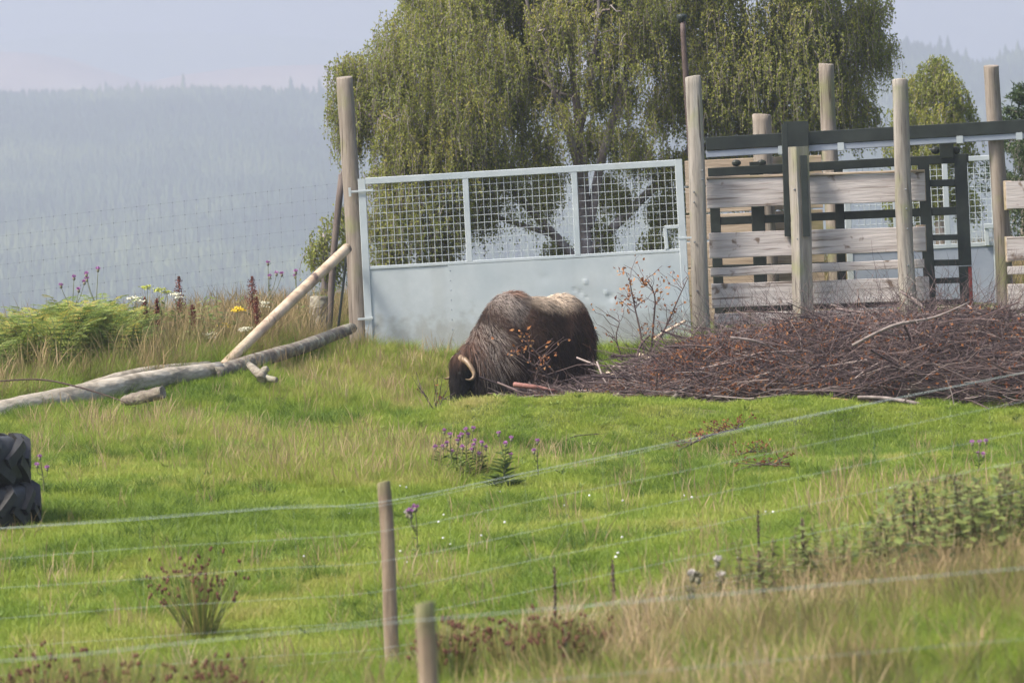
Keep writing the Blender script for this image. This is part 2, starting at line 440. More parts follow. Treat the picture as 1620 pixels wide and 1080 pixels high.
# ------------------------------------------------------------------ far hills across the valley
def row_z(x, y, row):
    px = 810 + x / y * FPX
    k = y / FPX
    return CAM[2] + y * FWD[2] / FWD[1] + ((px - 810) * CX[2] + (540 - row) * CY[2]) * k
def hill_crest(px, pts):
    return np.interp(px, [p[0] for p in pts], [p[1] for p in pts])
FOREST_TOP = [(-600, 176), (0, 172), (300, 166), (600, 172), (1000, 150), (1300, 118), (1430, 92), (1520, 112), (1560, 132), (1640, 108), (2200, 80)]
MOOR_TOP = [(-600, 90), (0, 80), (90, 84), (160, 98), (235, 133), (300, 119), (400, 106), (560, 100), (900, 90), (1600, 120), (2200, 130)]
FAR_TOP = [(-600, 50), (0, 70), (150, 52), (330, 50), (560, 62), (900, 70), (1600, 110), (2200, 120)]
def forest_z(x, y):
    yc = 3000.0
    px = 810 + x / np.maximum(y, 1) * FPX
    top = row_z(px * 0 + (px - 810) * yc / FPX, yc, hill_crest(px, FOREST_TOP))
    base = -75.0
    t = np.clip((y - 1500) / 1500, 0, 1)
    t2 = np.clip((y - 3000) / 700, 0, 1)
    z = base + (top - base) * (t ** 1.15) + 14 * (fbm(x / 160, y / 160, 3) - .5) * np.sin(np.pi * np.clip(t, 0, 1)) - 60 * t2 * t2
    return z
def sheet(name, x0, x1, y0, y1, nx, ny, f, mat, label):
    x = np.linspace(-1, 1, nx); y = np.linspace(y0, y1, ny)
    Xf, Yf = np.meshgrid(x, y)
    Xf = x0 + (Xf + 1) / 2 * (x1 - x0)
    I = (np.arange(ny - 1)[:, None] * nx + np.arange(nx - 1)[None, :]).ravel()
    o = obj(name, raw_mesh(name, np.stack([Xf, Yf, f(Xf, Yf)], -1).reshape(-1, 3), np.stack([I, I + 1, I + 1 + nx, I + nx], -1), True), mat)
    return tag(o, label, 'hill', kind='structure')
M_forestfloor = mat_noise('hill_ground', [(0.35, (0.03, 0.045, 0.02)), (0.6, (0.06, 0.075, 0.03)), (0.8, (0.10, 0.11, 0.05))], scale=.012, rough=1, bump=0)
M_moor = mat_noise('heather_moor', [(0.35, (0.17, 0.11, 0.10)), (0.5, (0.24, 0.165, 0.14)), (0.7, (0.30, 0.23, 0.18))], scale=.006, rough=1, bump=0)
M_farhill = mat_noise('far_hill', [(0.3, (0.06, 0.08, 0.07)), (0.7, (0.12, 0.13, 0.10))], scale=.004, rough=1, bump=0)
sheet('hillside', -1400, 1400, 850, 3700, 90, 120, lambda x, y: np.where(y < 1500, np.interp(y, [850, 1500], [-62, -75.0]) + 0 * x, forest_z(x, y)), M_forestfloor, 'forested hillside across the valley')
def bump_hill(tops, yc, half):
    def f(x, y):
        px = 810 + x / y * FPX
        top = row_z((px - 810) * yc / FPX, yc, hill_crest(px, tops))
        k = np.clip(1 - np.abs(y - yc) / half, 0, 1); k = k * k * (3 - 2 * k)
        return -70 + (top + 70) * k
    return f
sheet('moor_hill', -1700, 1700, 3500, 4700, 110, 40, bump_hill(MOOR_TOP, 4300, 800), M_moor, 'pinkish heather moor above the far forest')
sheet('distant_hill', -2000, 2000, 4900, 7000, 110, 30, bump_hill(FAR_TOP, 6000, 1100), M_farhill, 'faint blue hill behind the moor')

# ------------------------------------------------------------------ scatter helper (geometry nodes, for uncountable stuff only)
def source_collection(name, meshes, mat):
    c = bpy.data.collections.new(name)
    for i, me in enumerate(meshes):
        if not me.materials: me.materials.append(mat)
        c.objects.link(bpy.data.objects.new('%s_%02d' % (name, i), me))
    return c
def scatter(name, P, rot, scl, idx, tint, coll, label, cat):
    me = bpy.data.meshes.new(name)
    n = len(P)
    me.vertices.add(n); me.vertices.foreach_set('co', np.ascontiguousarray(P, np.float32).ravel())
    for k, typ, dat, f in (('rot', 'FLOAT_VECTOR', rot, 'vector'), ('scl', 'FLOAT_VECTOR', scl, 'vector'), ('idx', 'INT', idx, 'value'), ('shade', 'FLOAT', tint, 'value')):
        a = me.attributes.new(k, typ, 'POINT'); a.data.foreach_set(f, np.ascontiguousarray(dat, np.int32 if typ == 'INT' else np.float32).ravel())
    o = obj(name, me)
    ng = bpy.data.node_groups.new(name + '_nodes', 'GeometryNodeTree')
    ng.interface.new_socket('Geometry', in_out='INPUT', socket_type='NodeSocketGeometry')
    ng.interface.new_socket('Geometry', in_out='OUTPUT', socket_type='NodeSocketGeometry')
    N = ng.nodes; Lk = ng.links
    gi = N.new('NodeGroupInput'); go = N.new('NodeGroupOutput')
    ci = N.new('GeometryNodeCollectionInfo'); ci.inputs[0].default_value = coll; ci.inputs[1].default_value = True; ci.inputs[2].default_value = True
    ip = N.new('GeometryNodeInstanceOnPoints'); ip.inputs['Pick Instance'].default_value = True
    def na(nm, typ):
        q = N.new('GeometryNodeInputNamedAttribute'); q.data_type = typ; q.inputs[0].default_value = nm
        return q.outputs[0]
    er = N.new('FunctionNodeEulerToRotation')
    Lk.new(na('rot', 'FLOAT_VECTOR'), er.inputs[0]); Lk.new(er.outputs[0], ip.inputs['Rotation'])
    Lk.new(na('scl', 'FLOAT_VECTOR'), ip.inputs['Scale']); Lk.new(na('idx', 'INT'), ip.inputs['Instance Index'])
    Lk.new(gi.outputs[0], ip.inputs['Points']); Lk.new(ci.outputs[0], ip.inputs['Instance']); Lk.new(ip.outputs[0], go.inputs[0])
    md = o.modifiers.new('scatter', 'NODES'); md.node_group = ng
    return tag(o, label, cat, kind='stuff')

# ------------------------------------------------------------------ far conifer forest
M_conifer = mat_leaf('conifer_needles', [(0, (0.012, 0.026, 0.013)), (0.5, (0.04, 0.066, 0.03)), (1, (0.12, 0.145, 0.06))], attr='tint', inst='shade', trans=0, rough=.9)
def conifer_mesh(seed):
    r0 = np.random.default_rng(seed); V = []; F = []
    n = 0
    for k in range(5):
        z0 = .06 + .17 * k; z1 = z0 + .30; rr = .20 * (1 - k * .17)
        a = np.arange(7) / 7 * 2 * math.pi + r0.random()
        q = rr * (1 + .5 * (r0.random(7) - .5))
        V += [np.stack([np.cos(a) * q, np.sin(a) * q, np.full(7, z0) + .05 * r0.random(7)], 1), [[0, 0, min(z1, 1)]]]
        F += [[n + j, n + (j + 1) % 7, n + 7] for j in range(7)]
        n += 8
    V = np.vstack(V)
    return raw_mesh('conifer', V, np.array(F), False, {'tint': ('POINT', 'FLOAT', np.full(len(V), r0.random() * .25))})
fc = source_collection('conifer_source', [conifer_mesh(i) for i in range(5)], M_conifer)
nf = 60000
fy = 1480 + 1560 * rng.random(nf) ** .75
fy = np.clip(fy, 1500, 3040)
fx = (rng.random(nf) * 2 - 1) * fy * 0.125
clear = fbm(fx / 70 + 5, fy / 90, 2)
keep = ~((clear > .66) & (fy < 2300))
fx, fy, clear = fx[keep], fy[keep], clear[keep]; nf = len(fx)
hs = 9 + 7 * rng.random(nf) + 6 * (fbm(fx / 60, fy / 60, 2) - .4)
hs = np.where((rng.random(nf) < .01) & (fy > 2900), hs * 1.3, np.where(fy > 2900, hs * .85, hs))
scatter('forest', np.stack([fx, fy, forest_z(fx, fy) - .4], 1), np.stack([0 * fx, 0 * fx, rng.random(nf) * 6.28], 1),
        np.stack([hs, hs, hs], 1), rng.integers(0, 5, nf), np.clip(1.7 * (fbm(fx / 75 + 3, fy / 140, 3) - .33) + .2 * rng.random(nf), 0, 1), fc,
        'hazy dark conifer forest covering the hillside across the valley', 'forest')

# ------------------------------------------------------------------ the hazy air
HAZE = 0.00050
hv = np.array([[sx * 2300, y, z] for y in (-150, 7300) for z in (-140, 330) for sx in (-1, 1)], float)
hme = raw_mesh('haze', hv, np.array([[0, 1, 3, 2], [4, 6, 7, 5], [0, 4, 5, 1], [2, 3, 7, 6], [0, 2, 6, 4], [1, 5, 7, 3]]))
haze = obj('haze', hme); tag(haze, 'pale blue hazy air lying over the valley', 'haze', kind='stuff')
hm, nt, nd, lk = new_mat('hazy_air')
pv = nd.new('ShaderNodeVolumePrincipled'); pv.inputs['Color'].default_value = (0.525, 0.565, 0.67, 1); pv.inputs['Density'].default_value = HAZE
pv.inputs['Anisotropy'].default_value = 0.2
ho = nd.new('ShaderNodeOutputMaterial'); lk.new(pv.outputs[0], ho.inputs['Volume'])
hme.materials.append(hm)

# ================================================================== GRASS
GR = [(0, (0.05, 0.095, 0.013)), (0.25, (0.155, 0.235, 0.026)), (0.5, (0.26, 0.325, 0.045)), (0.7, (0.33, 0.335, 0.08)), (0.85, (0.42, 0.35, 0.14)), (1, (0.48, 0.39, 0.21))]
M_grass = mat_leaf('grass_blades', GR, inst='shade', trans=.42, rough=.5)
M_dry = mat_leaf('dry_grass', [(0, (0.10, 0.11, 0.032)), (0.35, (0.21, 0.165, 0.07)), (0.7, (0.35, 0.25, 0.135)), (1, (0.50, 0.39, 0.25))], inst='shade', trans=.3, rough=.6)
def blades(n, rad, h0, h1, w, lean, seed, K=3, curve=1.0, tv=.14, taper=.15):
    r0 = np.random.default_rng(seed)
    a = r0.random(n) * 6.283; q = rad * np.sqrt(r0.random(n))
    b = np.stack([np.cos(a) * q, np.sin(a) * q, np.full(n, -.015)], 1)
    h = h0 + (h1 - h0) * r0.random(n)
    l = r0.random(n) * 6.283; le = lean * h * (.2 + r0.random(n))
    d = np.stack([np.cos(l), np.sin(l), 0 * l], 1) + .5 * b / max(rad, 1e-6)
    t = np.linspace(0, 1, K)[None, :, None]
    P = b[:, None] + np.array([0, 0, 1.0]) * (h[:, None, None] * t * (1 - .25 * lean * t)) + d[:, None] * le[:, None, None] * t ** (1 + curve)
    sd = np.stack([np.cos(a * 7 + 1), np.sin(a * 7 + 1), 0 * a], 1)
    return ribbons(P, w * (.7 + .6 * r0.random(n)), tv * (r0.random(n) - .5), side=sd, taper=taper)
def seeded(n, rad, h0, h1, seed, hw=.010, lean=.35):
    """thin stems with a feathery head"""
    K = 6
    V, F, at = blades(n, rad, h0, h1, hw, lean, seed, K=K, curve=1.2, tv=.3, taper=np.array([.22, .2, .2, .9, .8, .1]))
    return V, F, at
def to_mesh(nm, g): return raw_mesh(nm, g[0], g[1], False, g[2])
turf = source_collection('turf_source', [to_mesh('turf', blades(80, .15, .03, .075, .0065, .7, 100 + i)) for i in range(6)], M_grass)
tuss = source_collection('tussock_source', [to_mesh('tussock', blades(110, .10, .08, .20, .007, .8, 200 + i, K=4)) for i in range(5)], M_grass)
hay = source_collection('hay_source', [to_mesh('hay', seeded(20, .14, .16, .42, 300 + i, hw=.0055)) for i in range(5)], M_dry)
rough = source_collection('rough_source', [to_mesh('rough', join(blades(110, .15, .12, .42, .0045, .8, 400 + i, K=4), seeded(24, .15, .25, .58, 450 + i, hw=.0065))) for i in range(5)], M_dry)
roughg = source_collection('long_green_source', [to_mesh('long_green', blades(110, .14, .12, .36, .0055, .85, 500 + i, K=4)) for i in range(5)], M_grass)

def cand(dens, y0=20.0, y1=67.0, seed=0):
    r0 = np.random.default_rng(seed)
    n = int(dens * (.115 * (y1 ** 2 - y0 ** 2) + .8 * (y1 - y0)))
    yy = np.sqrt(y0 ** 2 + (y1 ** 2 - y0 ** 2) * r0.random(n))
    xx = (r0.random(n) * 2 - 1) * (.113 * yy + .4)
    z = gz(xx, yy)
    P = np.stack([xx, yy, z], 1)
    q = P - CAM; d = q @ FWD
    return P, 810 + (q @ CX) / d * FPX, 540 - (q @ CY) / d * FPX, d, r0
def log_row(px): return np.interp(px, [-300, 0, 345, 560, 1100, 1115, 1700], [700, 652, 592, 545, 530, 400, 400])
def brown_zone(px, py):
    """dry brown herbage along the near fence: 0..1"""
    edge = np.interp(px, [-200, 450, 700, 900, 1100, 1350, 1450, 1700], [1075, 1062, 1012, 978, 935, 898, 888, 884])
    return np.clip((py - edge) / 45 + .15, 0, 1)
def ell(px, py, cx, cy, rx, ry): return np.clip(1.25 - np.sqrt(((px - cx) / rx) ** 2 + ((py - cy) / ry) ** 2), 0, 1)
def hay_zone(px, py):
    z = np.maximum(ell(px, py, 590, 605, 190, 50), ell(px, py, 560, 742, 240, 36))
    z = np.maximum(z, .75 * ell(px, py, 690, 740, 90, 40)); z = np.maximum(z, .7 * ell(px, py, 200, 690, 200, 30))
    z = np.maximum(z, .3 * ell(px, py, 1480, 830, 260, 60))
    return np.maximum(z, .5 * ell(px, py, 700, 930, 120, 30))
def mound_zone(px, py, d): return np.clip(np.minimum((px - 660) / 60, (740 - py) / 40), 0, 1) * (d < 58) * (py < 745)
def bank(px, py): return py < log_row(px) - 2
def eul(n, r0, tilt=.15): return np.stack([tilt * r0.normal(size=n), tilt * r0.normal(size=n), r0.random(n) * 6.283], 1)
def put(name, m, P, r0, smin, smax, tint, coll, label, k=5, zs=1.0):
    P = P[m]; n = len(P); s = smin + (smax - smin) * r0.random(n)
    if not np.isscalar(zs): zs = zs[m]
    scatter(name, P, eul(n, r0), np.stack([s, s, s * zs], 1), r0.integers(0, k, n), tint[m], coll, label, 'grass')

# short turf
P, px, py, d, r0 = cand(125, seed=21)
mo = mound_zone(px, py, d); hz_ = hay_zone(px, py); bz = brown_zone(px, py)
pat = fbm(P[:, 0] * .55, P[:, 1] * .30, 3); fine = fbm(P[:, 0] * 2.3 + 9, P[:, 1] * 1.3, 2)
t = .40 + .70 * (pat - .5) + .65 * (fine - .5) + .22 * hz_ + .05 * mo + .08 * (r0.random(len(P)) - .5)
t = np.where(bz > .3, t + .2 * bz, t)
m = ~bank(px, py) & (d < 64) & (r0.random(len(P)) < 1 - .6 * bz)
put('grass', m, P, r0, .75, 1.25, np.clip(t, .08, .8), turf, 'short bright green grass covering the paddock and the mound', 6, zs=1 - .25 * mo + .35 * fine)
# tussocks
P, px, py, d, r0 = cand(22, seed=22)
mo = mound_zone(px, py, d)
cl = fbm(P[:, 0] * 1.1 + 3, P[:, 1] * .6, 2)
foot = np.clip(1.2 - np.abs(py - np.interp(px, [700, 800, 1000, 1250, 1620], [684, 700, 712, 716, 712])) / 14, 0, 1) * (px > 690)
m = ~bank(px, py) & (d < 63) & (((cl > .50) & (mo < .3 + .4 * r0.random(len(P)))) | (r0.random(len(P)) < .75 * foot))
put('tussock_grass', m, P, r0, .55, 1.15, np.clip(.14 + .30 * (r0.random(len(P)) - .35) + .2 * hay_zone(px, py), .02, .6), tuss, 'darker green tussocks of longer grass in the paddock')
# hay
P, px, py, d, r0 = cand(34, seed=23)
hz_ = hay_zone(px, py)
m = ~bank(px, py) & (d < 62.8) & (r0.random(len(P)) < hz_ * .55 + .03) & (mound_zone(px, py, d) < .5)
put('hay_grass', m, P, r0, .55, 1.1, np.clip(.55 + .4 * (r0.random(len(P)) - .4), .1, 1), hay, 'pale straw coloured seeding grass stems in the paddock')
m2 = ~bank(px, py) & (d < 62.8) & (r0.random(len(P)) < hz_ * .8) & (mound_zone(px, py, d) < .4)
put('long_grass', m2, P, r0, .5, .9, np.clip(.52 + .3 * (r0.random(len(P)) - .5), .1, 1), roughg, 'longer yellowing grass leaves in the paddock')
# brown herbage along the near fence
P, px, py, d, r0 = cand(46, y0=19, y1=44, seed=24)
bz = brown_zone(px, py)
m = r0.random(len(P)) < bz * .95 * np.interp(px, [0, 700, 1000, 1620], [.06, .14, .75, .75]) * np.clip(1.25 - ell(px, py, 1560, 1060, 260, 70), .3, 1)
put('dry_grass', m, P, r0, .35, .72, np.clip(.46 + 1.3 * (fbm(P[:, 0] * 1.2, P[:, 1] * .5, 2) - .5) + .5 * (r0.random(len(P)) - .5), 0, 1), rough, 'dry brown long grass growing along the stock fences')
hb = ell(px, py, 1300, 900, 170, 50)
m = r0.random(len(P)) < np.maximum(bz * .8, hb * .6)
put('fence_grass', m, P, r0, .4, .85, np.clip(.36 + .35 * (r0.random(len(P)) - .5), .05, 1), roughg, 'green and yellow long grass growing along the stock fences')
# bank behind the log, and rough ground behind gate and pens
P, px, py, d, r0 = cand(30, y0=53, y1=86, seed=25)
m = (bank(px, py) & (px < 575)) | ((d > 65.5) & (px < 1085)) | (d > 69.5)
hzn = np.clip((px - 130) / 200, .25, 1)
put('bank_grass', m & (r0.random(len(P)) < hzn * .7), P, r0, .8, 1.45, np.clip(.40 + .45 * (r0.random(len(P)) - .5) + .25 * (fbm(P[:, 0] * .9, P[:, 1] * .5, 2) - .5), 0, 1), rough, 'tall tan seeding grass on the bank behind the log and gate')
put('bank_green', m & (r0.random(len(P)) < .95), P, r0, .7, 1.4, np.clip(.33 + .35 * (r0.random(len(P)) - .5), .05, 1), roughg, 'green grass leaves on the bank behind the log')
P, px, py, d, r0 = cand(60, y0=60, y1=66, seed=26)
m = ~bank(px, py) & (np.abs(d - 62.7) < .25) & (px > 560) & (px < 1100)
put('gate_grass', m, P, r0, .5, .9, np.clip(.4 + .3 * (r0.random(len(P)) - .5), .05, 1), roughg, 'green grass growing along the foot of the metal gate')

# broad-leaved weeds flat in the turf
def rosette(seed):
    r0 = np.random.default_rng(seed); n = 9
    a = np.arange(n) * 2.4 + r0.random(n) * .6; L = .07 + .07 * r0.random(n)
    ax = np.stack([np.cos(a), np.sin(a), .35 + .5 * r0.random(n)], 1)
    return leaves(ax * (L * .5)[:, None], ax, np.stack([-np.cos(a) * .4, -np.sin(a) * .4, 1 + 0 * a], 1), L, L * .42, .15 * (r0.random(n) - .5), fold=.15)
M_weed = mat_leaf('broad_weed_leaves', [(0, (0.06, 0.10, 0.02)), (0.5, (0.15, 0.21, 0.035)), (1, (0.26, 0.29, 0.07))], inst='shade', trans=.3, rough=.5)
ros = source_collection('rosette_source', [to_mesh('rosette', rosette(600 + i)) for i in range(5)], M_weed)
P, px, py, d, r0 = cand(3, seed=27)
m = ~bank(px, py) & (d < 63) & (fbm(P[:, 0] * .7 + 20, P[:, 1] * .4, 2) > .48)
put('broadleaf_weeds', m, P + np.array([0, 0, .015]), r0, .35, .8, np.clip(.45 + .5 * (r0.random(len(P)) - .5), 0, 1), ros, 'flat broad leaved weeds mixed through the paddock grass')
# ================================================================== GATE, PENS, FENCES
def ibar(x0, y0, x1, y1, d, wpx, th, d1=None, ch=.006, K=2, wob=0.0, seed=0):
    p0 = W(x0, y0, d); p1 = W(x1, y1, d if d1 is None else d1)
    t = p1 - p0; wax = np.cross(FWD, t); wax /= np.linalg.norm(wax)
    return bar(p0, p1, wpx * d / FPX, th, wax, FWD, ch, K, wob, seed)
def itube(pts, d, rpx, sides=8, wob=0.0, k=4, seed=0):
    P = [W(p[0], p[1], p[2] if len(p) > 2 else d) for p in pts]
    r = [q * d / FPX for q in rpx] if not np.isscalar(rpx) else rpx * d / FPX
    return tube(P, r, sides, k, wob, seed)
def post_geo(x0, y0, x1, y1, d, wpx, seed, sides=20, below=.2):
    top = W(x0, y0, d); bot = W(x1, y1, d)
    bot = bot + (bot - top) / np.linalg.norm(bot - top) * below
    r0 = np.random.default_rng(seed); r = wpx * d / FPX / 2
    a = np.arange(sides) / sides * 2 * math.pi
    lobes = 1 + .05 * np.sin(a * 3 + r0.random() * 6) + .03 * np.sin(a * 5 + r0.random() * 6) + .02 * r0.normal(size=sides)
    rings = []
    for t in np.r_[0, .004, np.linspace(.03, 1, 12)]:
        p = top + (bot - top) * t + np.array([.012 * math.sin(t * 5 + seed), 0, 0])
        k = r * (.93 if t == 0 else 1.0) * (.93 + .10 * t) * lobes * (1 + .018 * r0.normal())
        rings.append(np.stack([p[0] + k * np.cos(a), p[1] + k * np.sin(a), np.full(sides, p[2]) + (.012 * np.cos(a + seed) if t < .01 else 0)], 1))
    return loft(rings[::-1])
def mesh_panel(x0, x1, yt0, yt1, yb0, yb1, d, nv, nh, r=.0042):
    """welded mesh between two uprights (top and bottom rows at both ends)"""
    Ps = []
    for i in range(1, nv + 1):
        t = i / (nv + 1); x = x0 + (x1 - x0) * t
        Ps.append([W(x, yt0 + (yt1 - yt0) * t, d), W(x + (8.0 if True else 0) * 0, yb0 + (yb1 - yb0) * t, d)])
    for j in range(1, nh + 1):
        s = j / (nh + 1)
        Ps.append([W(x0, yt0 + (yb0 - yt0) * s, d + .006), W(x1, yt1 + (yb1 - yt1) * s, d + .006)])
    return twigs(np.array(Ps), r, 5)
def sheet_geo(c, d, th, dents=(), n=(40, 14), seam_wave=.004):
    """c = four photo corners (tl, tr, br, bl); a thin plate with soft dents"""
    s, t = np.meshgrid(np.linspace(0, 1, n[0]), np.linspace(0, 1, n[1]))
    c = np.array(c, float)
    px = (c[0, 0] * (1 - s) + c[1, 0] * s) * (1 - t) + (c[3, 0] * (1 - s) + c[2, 0] * s) * t
    py = (c[0, 1] * (1 - s) + c[1, 1] * s) * (1 - t) + (c[3, 1] * (1 - s) + c[2, 1] * s) * t
    off = seam_wave * (fbm(px / 60, py / 60, 2) - .5)
    for (a, b, r, h) in dents: off = off + h * np.exp(-((px - a) ** 2 + (py - b) ** 2) / r ** 2)
    F_ = []
    V1 = np.array([W(a, b, d + o) for a, b, o in zip(px.ravel(), py.ravel(), off.ravel())])
    V2 = np.array([W(a, b, d + th) for a, b in zip(px.ravel(), py.ravel())])
    nx, ny = n; N = nx * ny
    I = (np.arange(ny - 1)[:, None] * nx + np.arange(nx - 1)[None, :]).ravel()
    F1 = np.stack([I, I + nx, I + nx + 1, I + 1], -1); F2 = F1[:, ::-1] + N
    rim = np.r_[np.arange(nx), np.arange(1, ny) * nx + nx - 1, (ny - 1) * nx + np.arange(nx - 2, -1, -1), np.arange(ny - 2, 0, -1) * nx]
    r2 = np.roll(rim, -1)
    F3 = np.stack([rim, r2, r2 + N, rim + N], -1)
    return np.vstack([V1, V2]), [F1, F2, F3]
def box_at(c, sx, sy, sz, ch=.004):
    return bar(np.asarray(c) - np.array([sx / 2, 0, 0]), np.asarray(c) + np.array([sx / 2, 0, 0]), sy, sz, np.array([0, 1.0, 0]), np.array([0, 0, 1.0]), ch)

# ---- big metal gate
D = 63.0
g = thing('metal_gate', GD(830, D), 'wide galvanised steel gate with wire mesh above pale sheet metal', 'gate')
part('stile', ibar(572, 283, 586, 560, D, 12, .06), M_galv, g)
part('stile', ibar(1073, 252, 1089, 546, D, 12, .06), M_galv, g)
part('top_rail', ibar(578, 287, 1068, 258, D, 10.5, .056, K=6), M_galv, g)
part('middle_rail', ibar(585, 424, 1076, 396, D + .002, 5.5, .05, K=6), M_galv, g)
part('bottom_rail', ibar(592, 558, 1083, 541, D + .012, 7, .04), M_galv, g)
part('upright', ibar(736, 279, 743, 413, D + .001, 9.5, .05), M_galv, g)
part('upright', ibar(908, 269, 914, 403, D + .001, 9.5, .05), M_galv, g)
for (a, b, ya, yb, yc, yd) in ((578, 735, 291, 280, 422, 413), (741, 907, 281, 270, 413, 403), (913, 1072, 270, 260, 403, 394)):
    sk = 8
    Ps = []
    for i in range(1, 15):
        t_ = i / 15
        Ps.append([W(a + (b - a) * t_, ya + (yb - ya) * t_, D), W(a + (b - a) * t_ + sk * .85, yc + (yd - yc) * t_, D)])
    for j in range(1, 11):
        s_ = j / 11
        Ps.append([W(a + sk * s_, ya + (yc - ya) * s_, D + .006), W(b + sk * s_, yb + (yd - yb) * s_, D + .006)])
    part('mesh_panel', twigs(np.array(Ps), .0034, 5), M_galv, g)
dn = [(918, 462, 5, .006), (909, 458, 3.5, .006), (926, 446, 4, -.008), (966, 470, 6, .008), (959, 463, 3.5, -.007), (928, 470, 3, .005), (985, 473, 3.5, .006), (860, 440, 8, .004), (820, 480, 14, .004), (640, 480, 30, .006)]
part('sheet', sheet_geo([(583, 427), (711, 420), (718, 560), (592, 563)], D - .012, .008), M_galv, g)
part('sheet', sheet_geo([(708, 420), (1079, 399), (1087, 543), (716, 560)], D - .021, .008, dn, (120, 40)), M_galv, g)
for i in range(9):
    t_ = i / 8; c = W(712 + 5 * t_, 428 + 124 * t_, D - .023)
    part('rivet', blob(c, .008, .005, .008, 6, 4), M_galvd, g)
la = part('latch_frame', join(ibar(1051, 360, 1082, 358, D - .004, 6, .05), ibar(1052, 361, 1055, 394, D - .004, 6, .048)), M_galv, g)
part('bolt', ibar(1074, 377, 1094, 376, D - .03, 3, .012), M_galv, la)
part('hinge', join(ibar(552, 304, 590, 301, D - .05, 3.5, .012), ibar(553, 297, 554, 311, D - .055, 4, .012)), M_galv, g)
part('hinge', join(ibar(566, 505, 590, 503, D - .05, 3.5, .012)), M_galv, g)
# ---- gatepost beside the brace
single('gatepost', GD(568, 63.05), post_geo(547, 122, 569, 552, 63.1, 28, 5), M_post, 'tall round timber gatepost hinging the galvanised gate beside the brace pole', 'post', smooth=True)

# ---- timber pen
pen = thing('timber_pen', GD(1300, 64), 'handling pen of tall round posts and silvered horizontal boards behind the brushwood', 'pen')
DP = 63.72
part('post', post_geo(1096, 121, 1113, 540, DP, 27, 7), M_postg, pen, True)
part('post', post_geo(1422, 126, 1439, 520, DP, 27, 8), M_postg, pen, True)
sqt = W(1263, 232, DP); sqb = W(1272, 520, DP)
ca, sa = math.cos(R(28)), math.sin(R(28))
part('square_post', bar(sqb, sqt, .20, .19, np.array([ca, sa, 0]), np.array([-sa, ca, 0]), .012, 6, .002, 3), M_postg, pen)
BD = 63.95
brd = [((1118, 307), (1463, 295), 46), ((1122, 389), (1464, 377), 40), ((1124, 431), (1462, 416), 14), ((1126, 468), (1470, 456), 38), ((1130, 506), (1420, 496), 19)]
for i, (a, b, h) in enumerate(brd):
    m_ = ((a[0] + b[0]) / 2 * .0 + 1266, a[1] + (b[1] - a[1]) * (1266 - a[0]) / (b[0] - a[0]))
    part('board', ibar(a[0], a[1], m_[0], m_[1], BD, h, .055, K=5, wob=.002, seed=i), M_board, pen)
    part('board', ibar(m_[0] + .5, m_[1], b[0], b[1] + .8, BD + .012, h * .98, .055, K=5, wob=.002, seed=i + 20), M_board, pen)
part('cap_plank', ibar(1117, 282, 1462, 270.5, BD + .03, 4, .15, K=4), M_boardb, pen)
for i, (a, y0_, y1_) in enumerate(((1452, 273, 317), (1453, 357, 397), (1457, 438, 477))):   # timber blocks closing the board ends
    part('end_block', ibar(a + 3, y0_ - 1, a + 5, y1_ + 1, BD + .16, 15, .2, ch=.015), M_boardb, pen)
for (a, b) in ((1111, 270), (1111, 284), (1098, 304), (1098, 320), (1099, 383), (1103, 460), (1433, 300), (1434, 330), (1436, 362), (1437, 420), (1257, 300), (1262, 378)):
    c = W(a, b, DP - .108); part('bolt_head', blob(c, .014, .012, .014, 6, 3, 0), M_wired, pen)
# rear wall of the pen
DR = 66.2
part('post', post_geo(1205, 181, 1222, 520, DR - .2, 32, 9), M_post, pen, True)
part('post', post_geo(1308, 101, 1326, 520, DR - .2, 26, 10), M_post, pen, True)
for i in range(6):
    yy = 269 + i * 43
    part('plank', ibar(1084 + i, yy + 6, 1300 + i, yy - 3.5, DR, 40.5, .045, K=5, wob=.002, seed=40 + i), M_boardb, pen)
# right-hand run of boards
part('post', post_geo(1569, 104, 1592, 530, 64.35, 26, 11), M_post, pen, True)
part('post', post_geo(1672, 110, 1690, 530, 63.7, 27, 12), M_postg, pen, True)
for i, (ya, h) in enumerate(((309, 44), (394, 38), (428, 13), (470, 40), (508, 22))):
    part('board', ibar(1592 + i, ya, 1760, ya - 6, BD, h, .06, K=4, wob=.002, seed=60 + i), M_board, pen)
    if h > 20: part('end_block', ibar(1594 + i * 2, ya - h / 2 - 1, 1596 + i * 2, ya + h / 2 + 1, BD + .13, 13, .16, ch=.015), M_boardb, pen)

# ---- black sliding gate on its overhead track
sg = thing('sliding_gate', GD(1330, 64.5), 'black steel sliding gate hanging from an overhead track in the timber pen', 'gate')
DB = 64.22
part('track_beam', ibar(1117, 228, 1760, 192, DB, 21, .10, K=4), M_black, sg)
part('runner_rail', ibar(1117, 244.5, 1760, 206, DB - .01, 10.5, .05, K=4), M_galvd, sg, label='grey galvanised runner rail under the black beam')
for x_ in (1236, 1330, 1518, 1612):
    yy = 244.5 - (x_ - 1117) * .0599
    part('rail_clamp', ibar(x_ - 5, yy + .3, x_ + 5, yy - .3, DB - .02, 14, .06), M_galv, sg)
part('bracket', join(ibar(1259, 192, 1260, 234, DB - .13, 40, .03), ibar(1241, 196, 1246, 374, DB - .34, 9.5, .05)), M_black, sg)
part('angle_iron', ibar(1271, 246, 1276, 374, DP - .125, 11, .02), M_black, sg)
DG = 64.5
part('top_bar', ibar(1120, 273, 1532, 250, DG, 14, .05), M_black, sg)
part('stile', ibar(1128, 266, 1140, 520, DG + .003, 16, .05), M_black, sg)
part('stile', ibar(1196, 256, 1206, 512, DG + .004, 21, .05), M_black, sg)
part('stile', ibar(1326, 258, 1334, 512, DG + .004, 14, .05), M_black, sg)
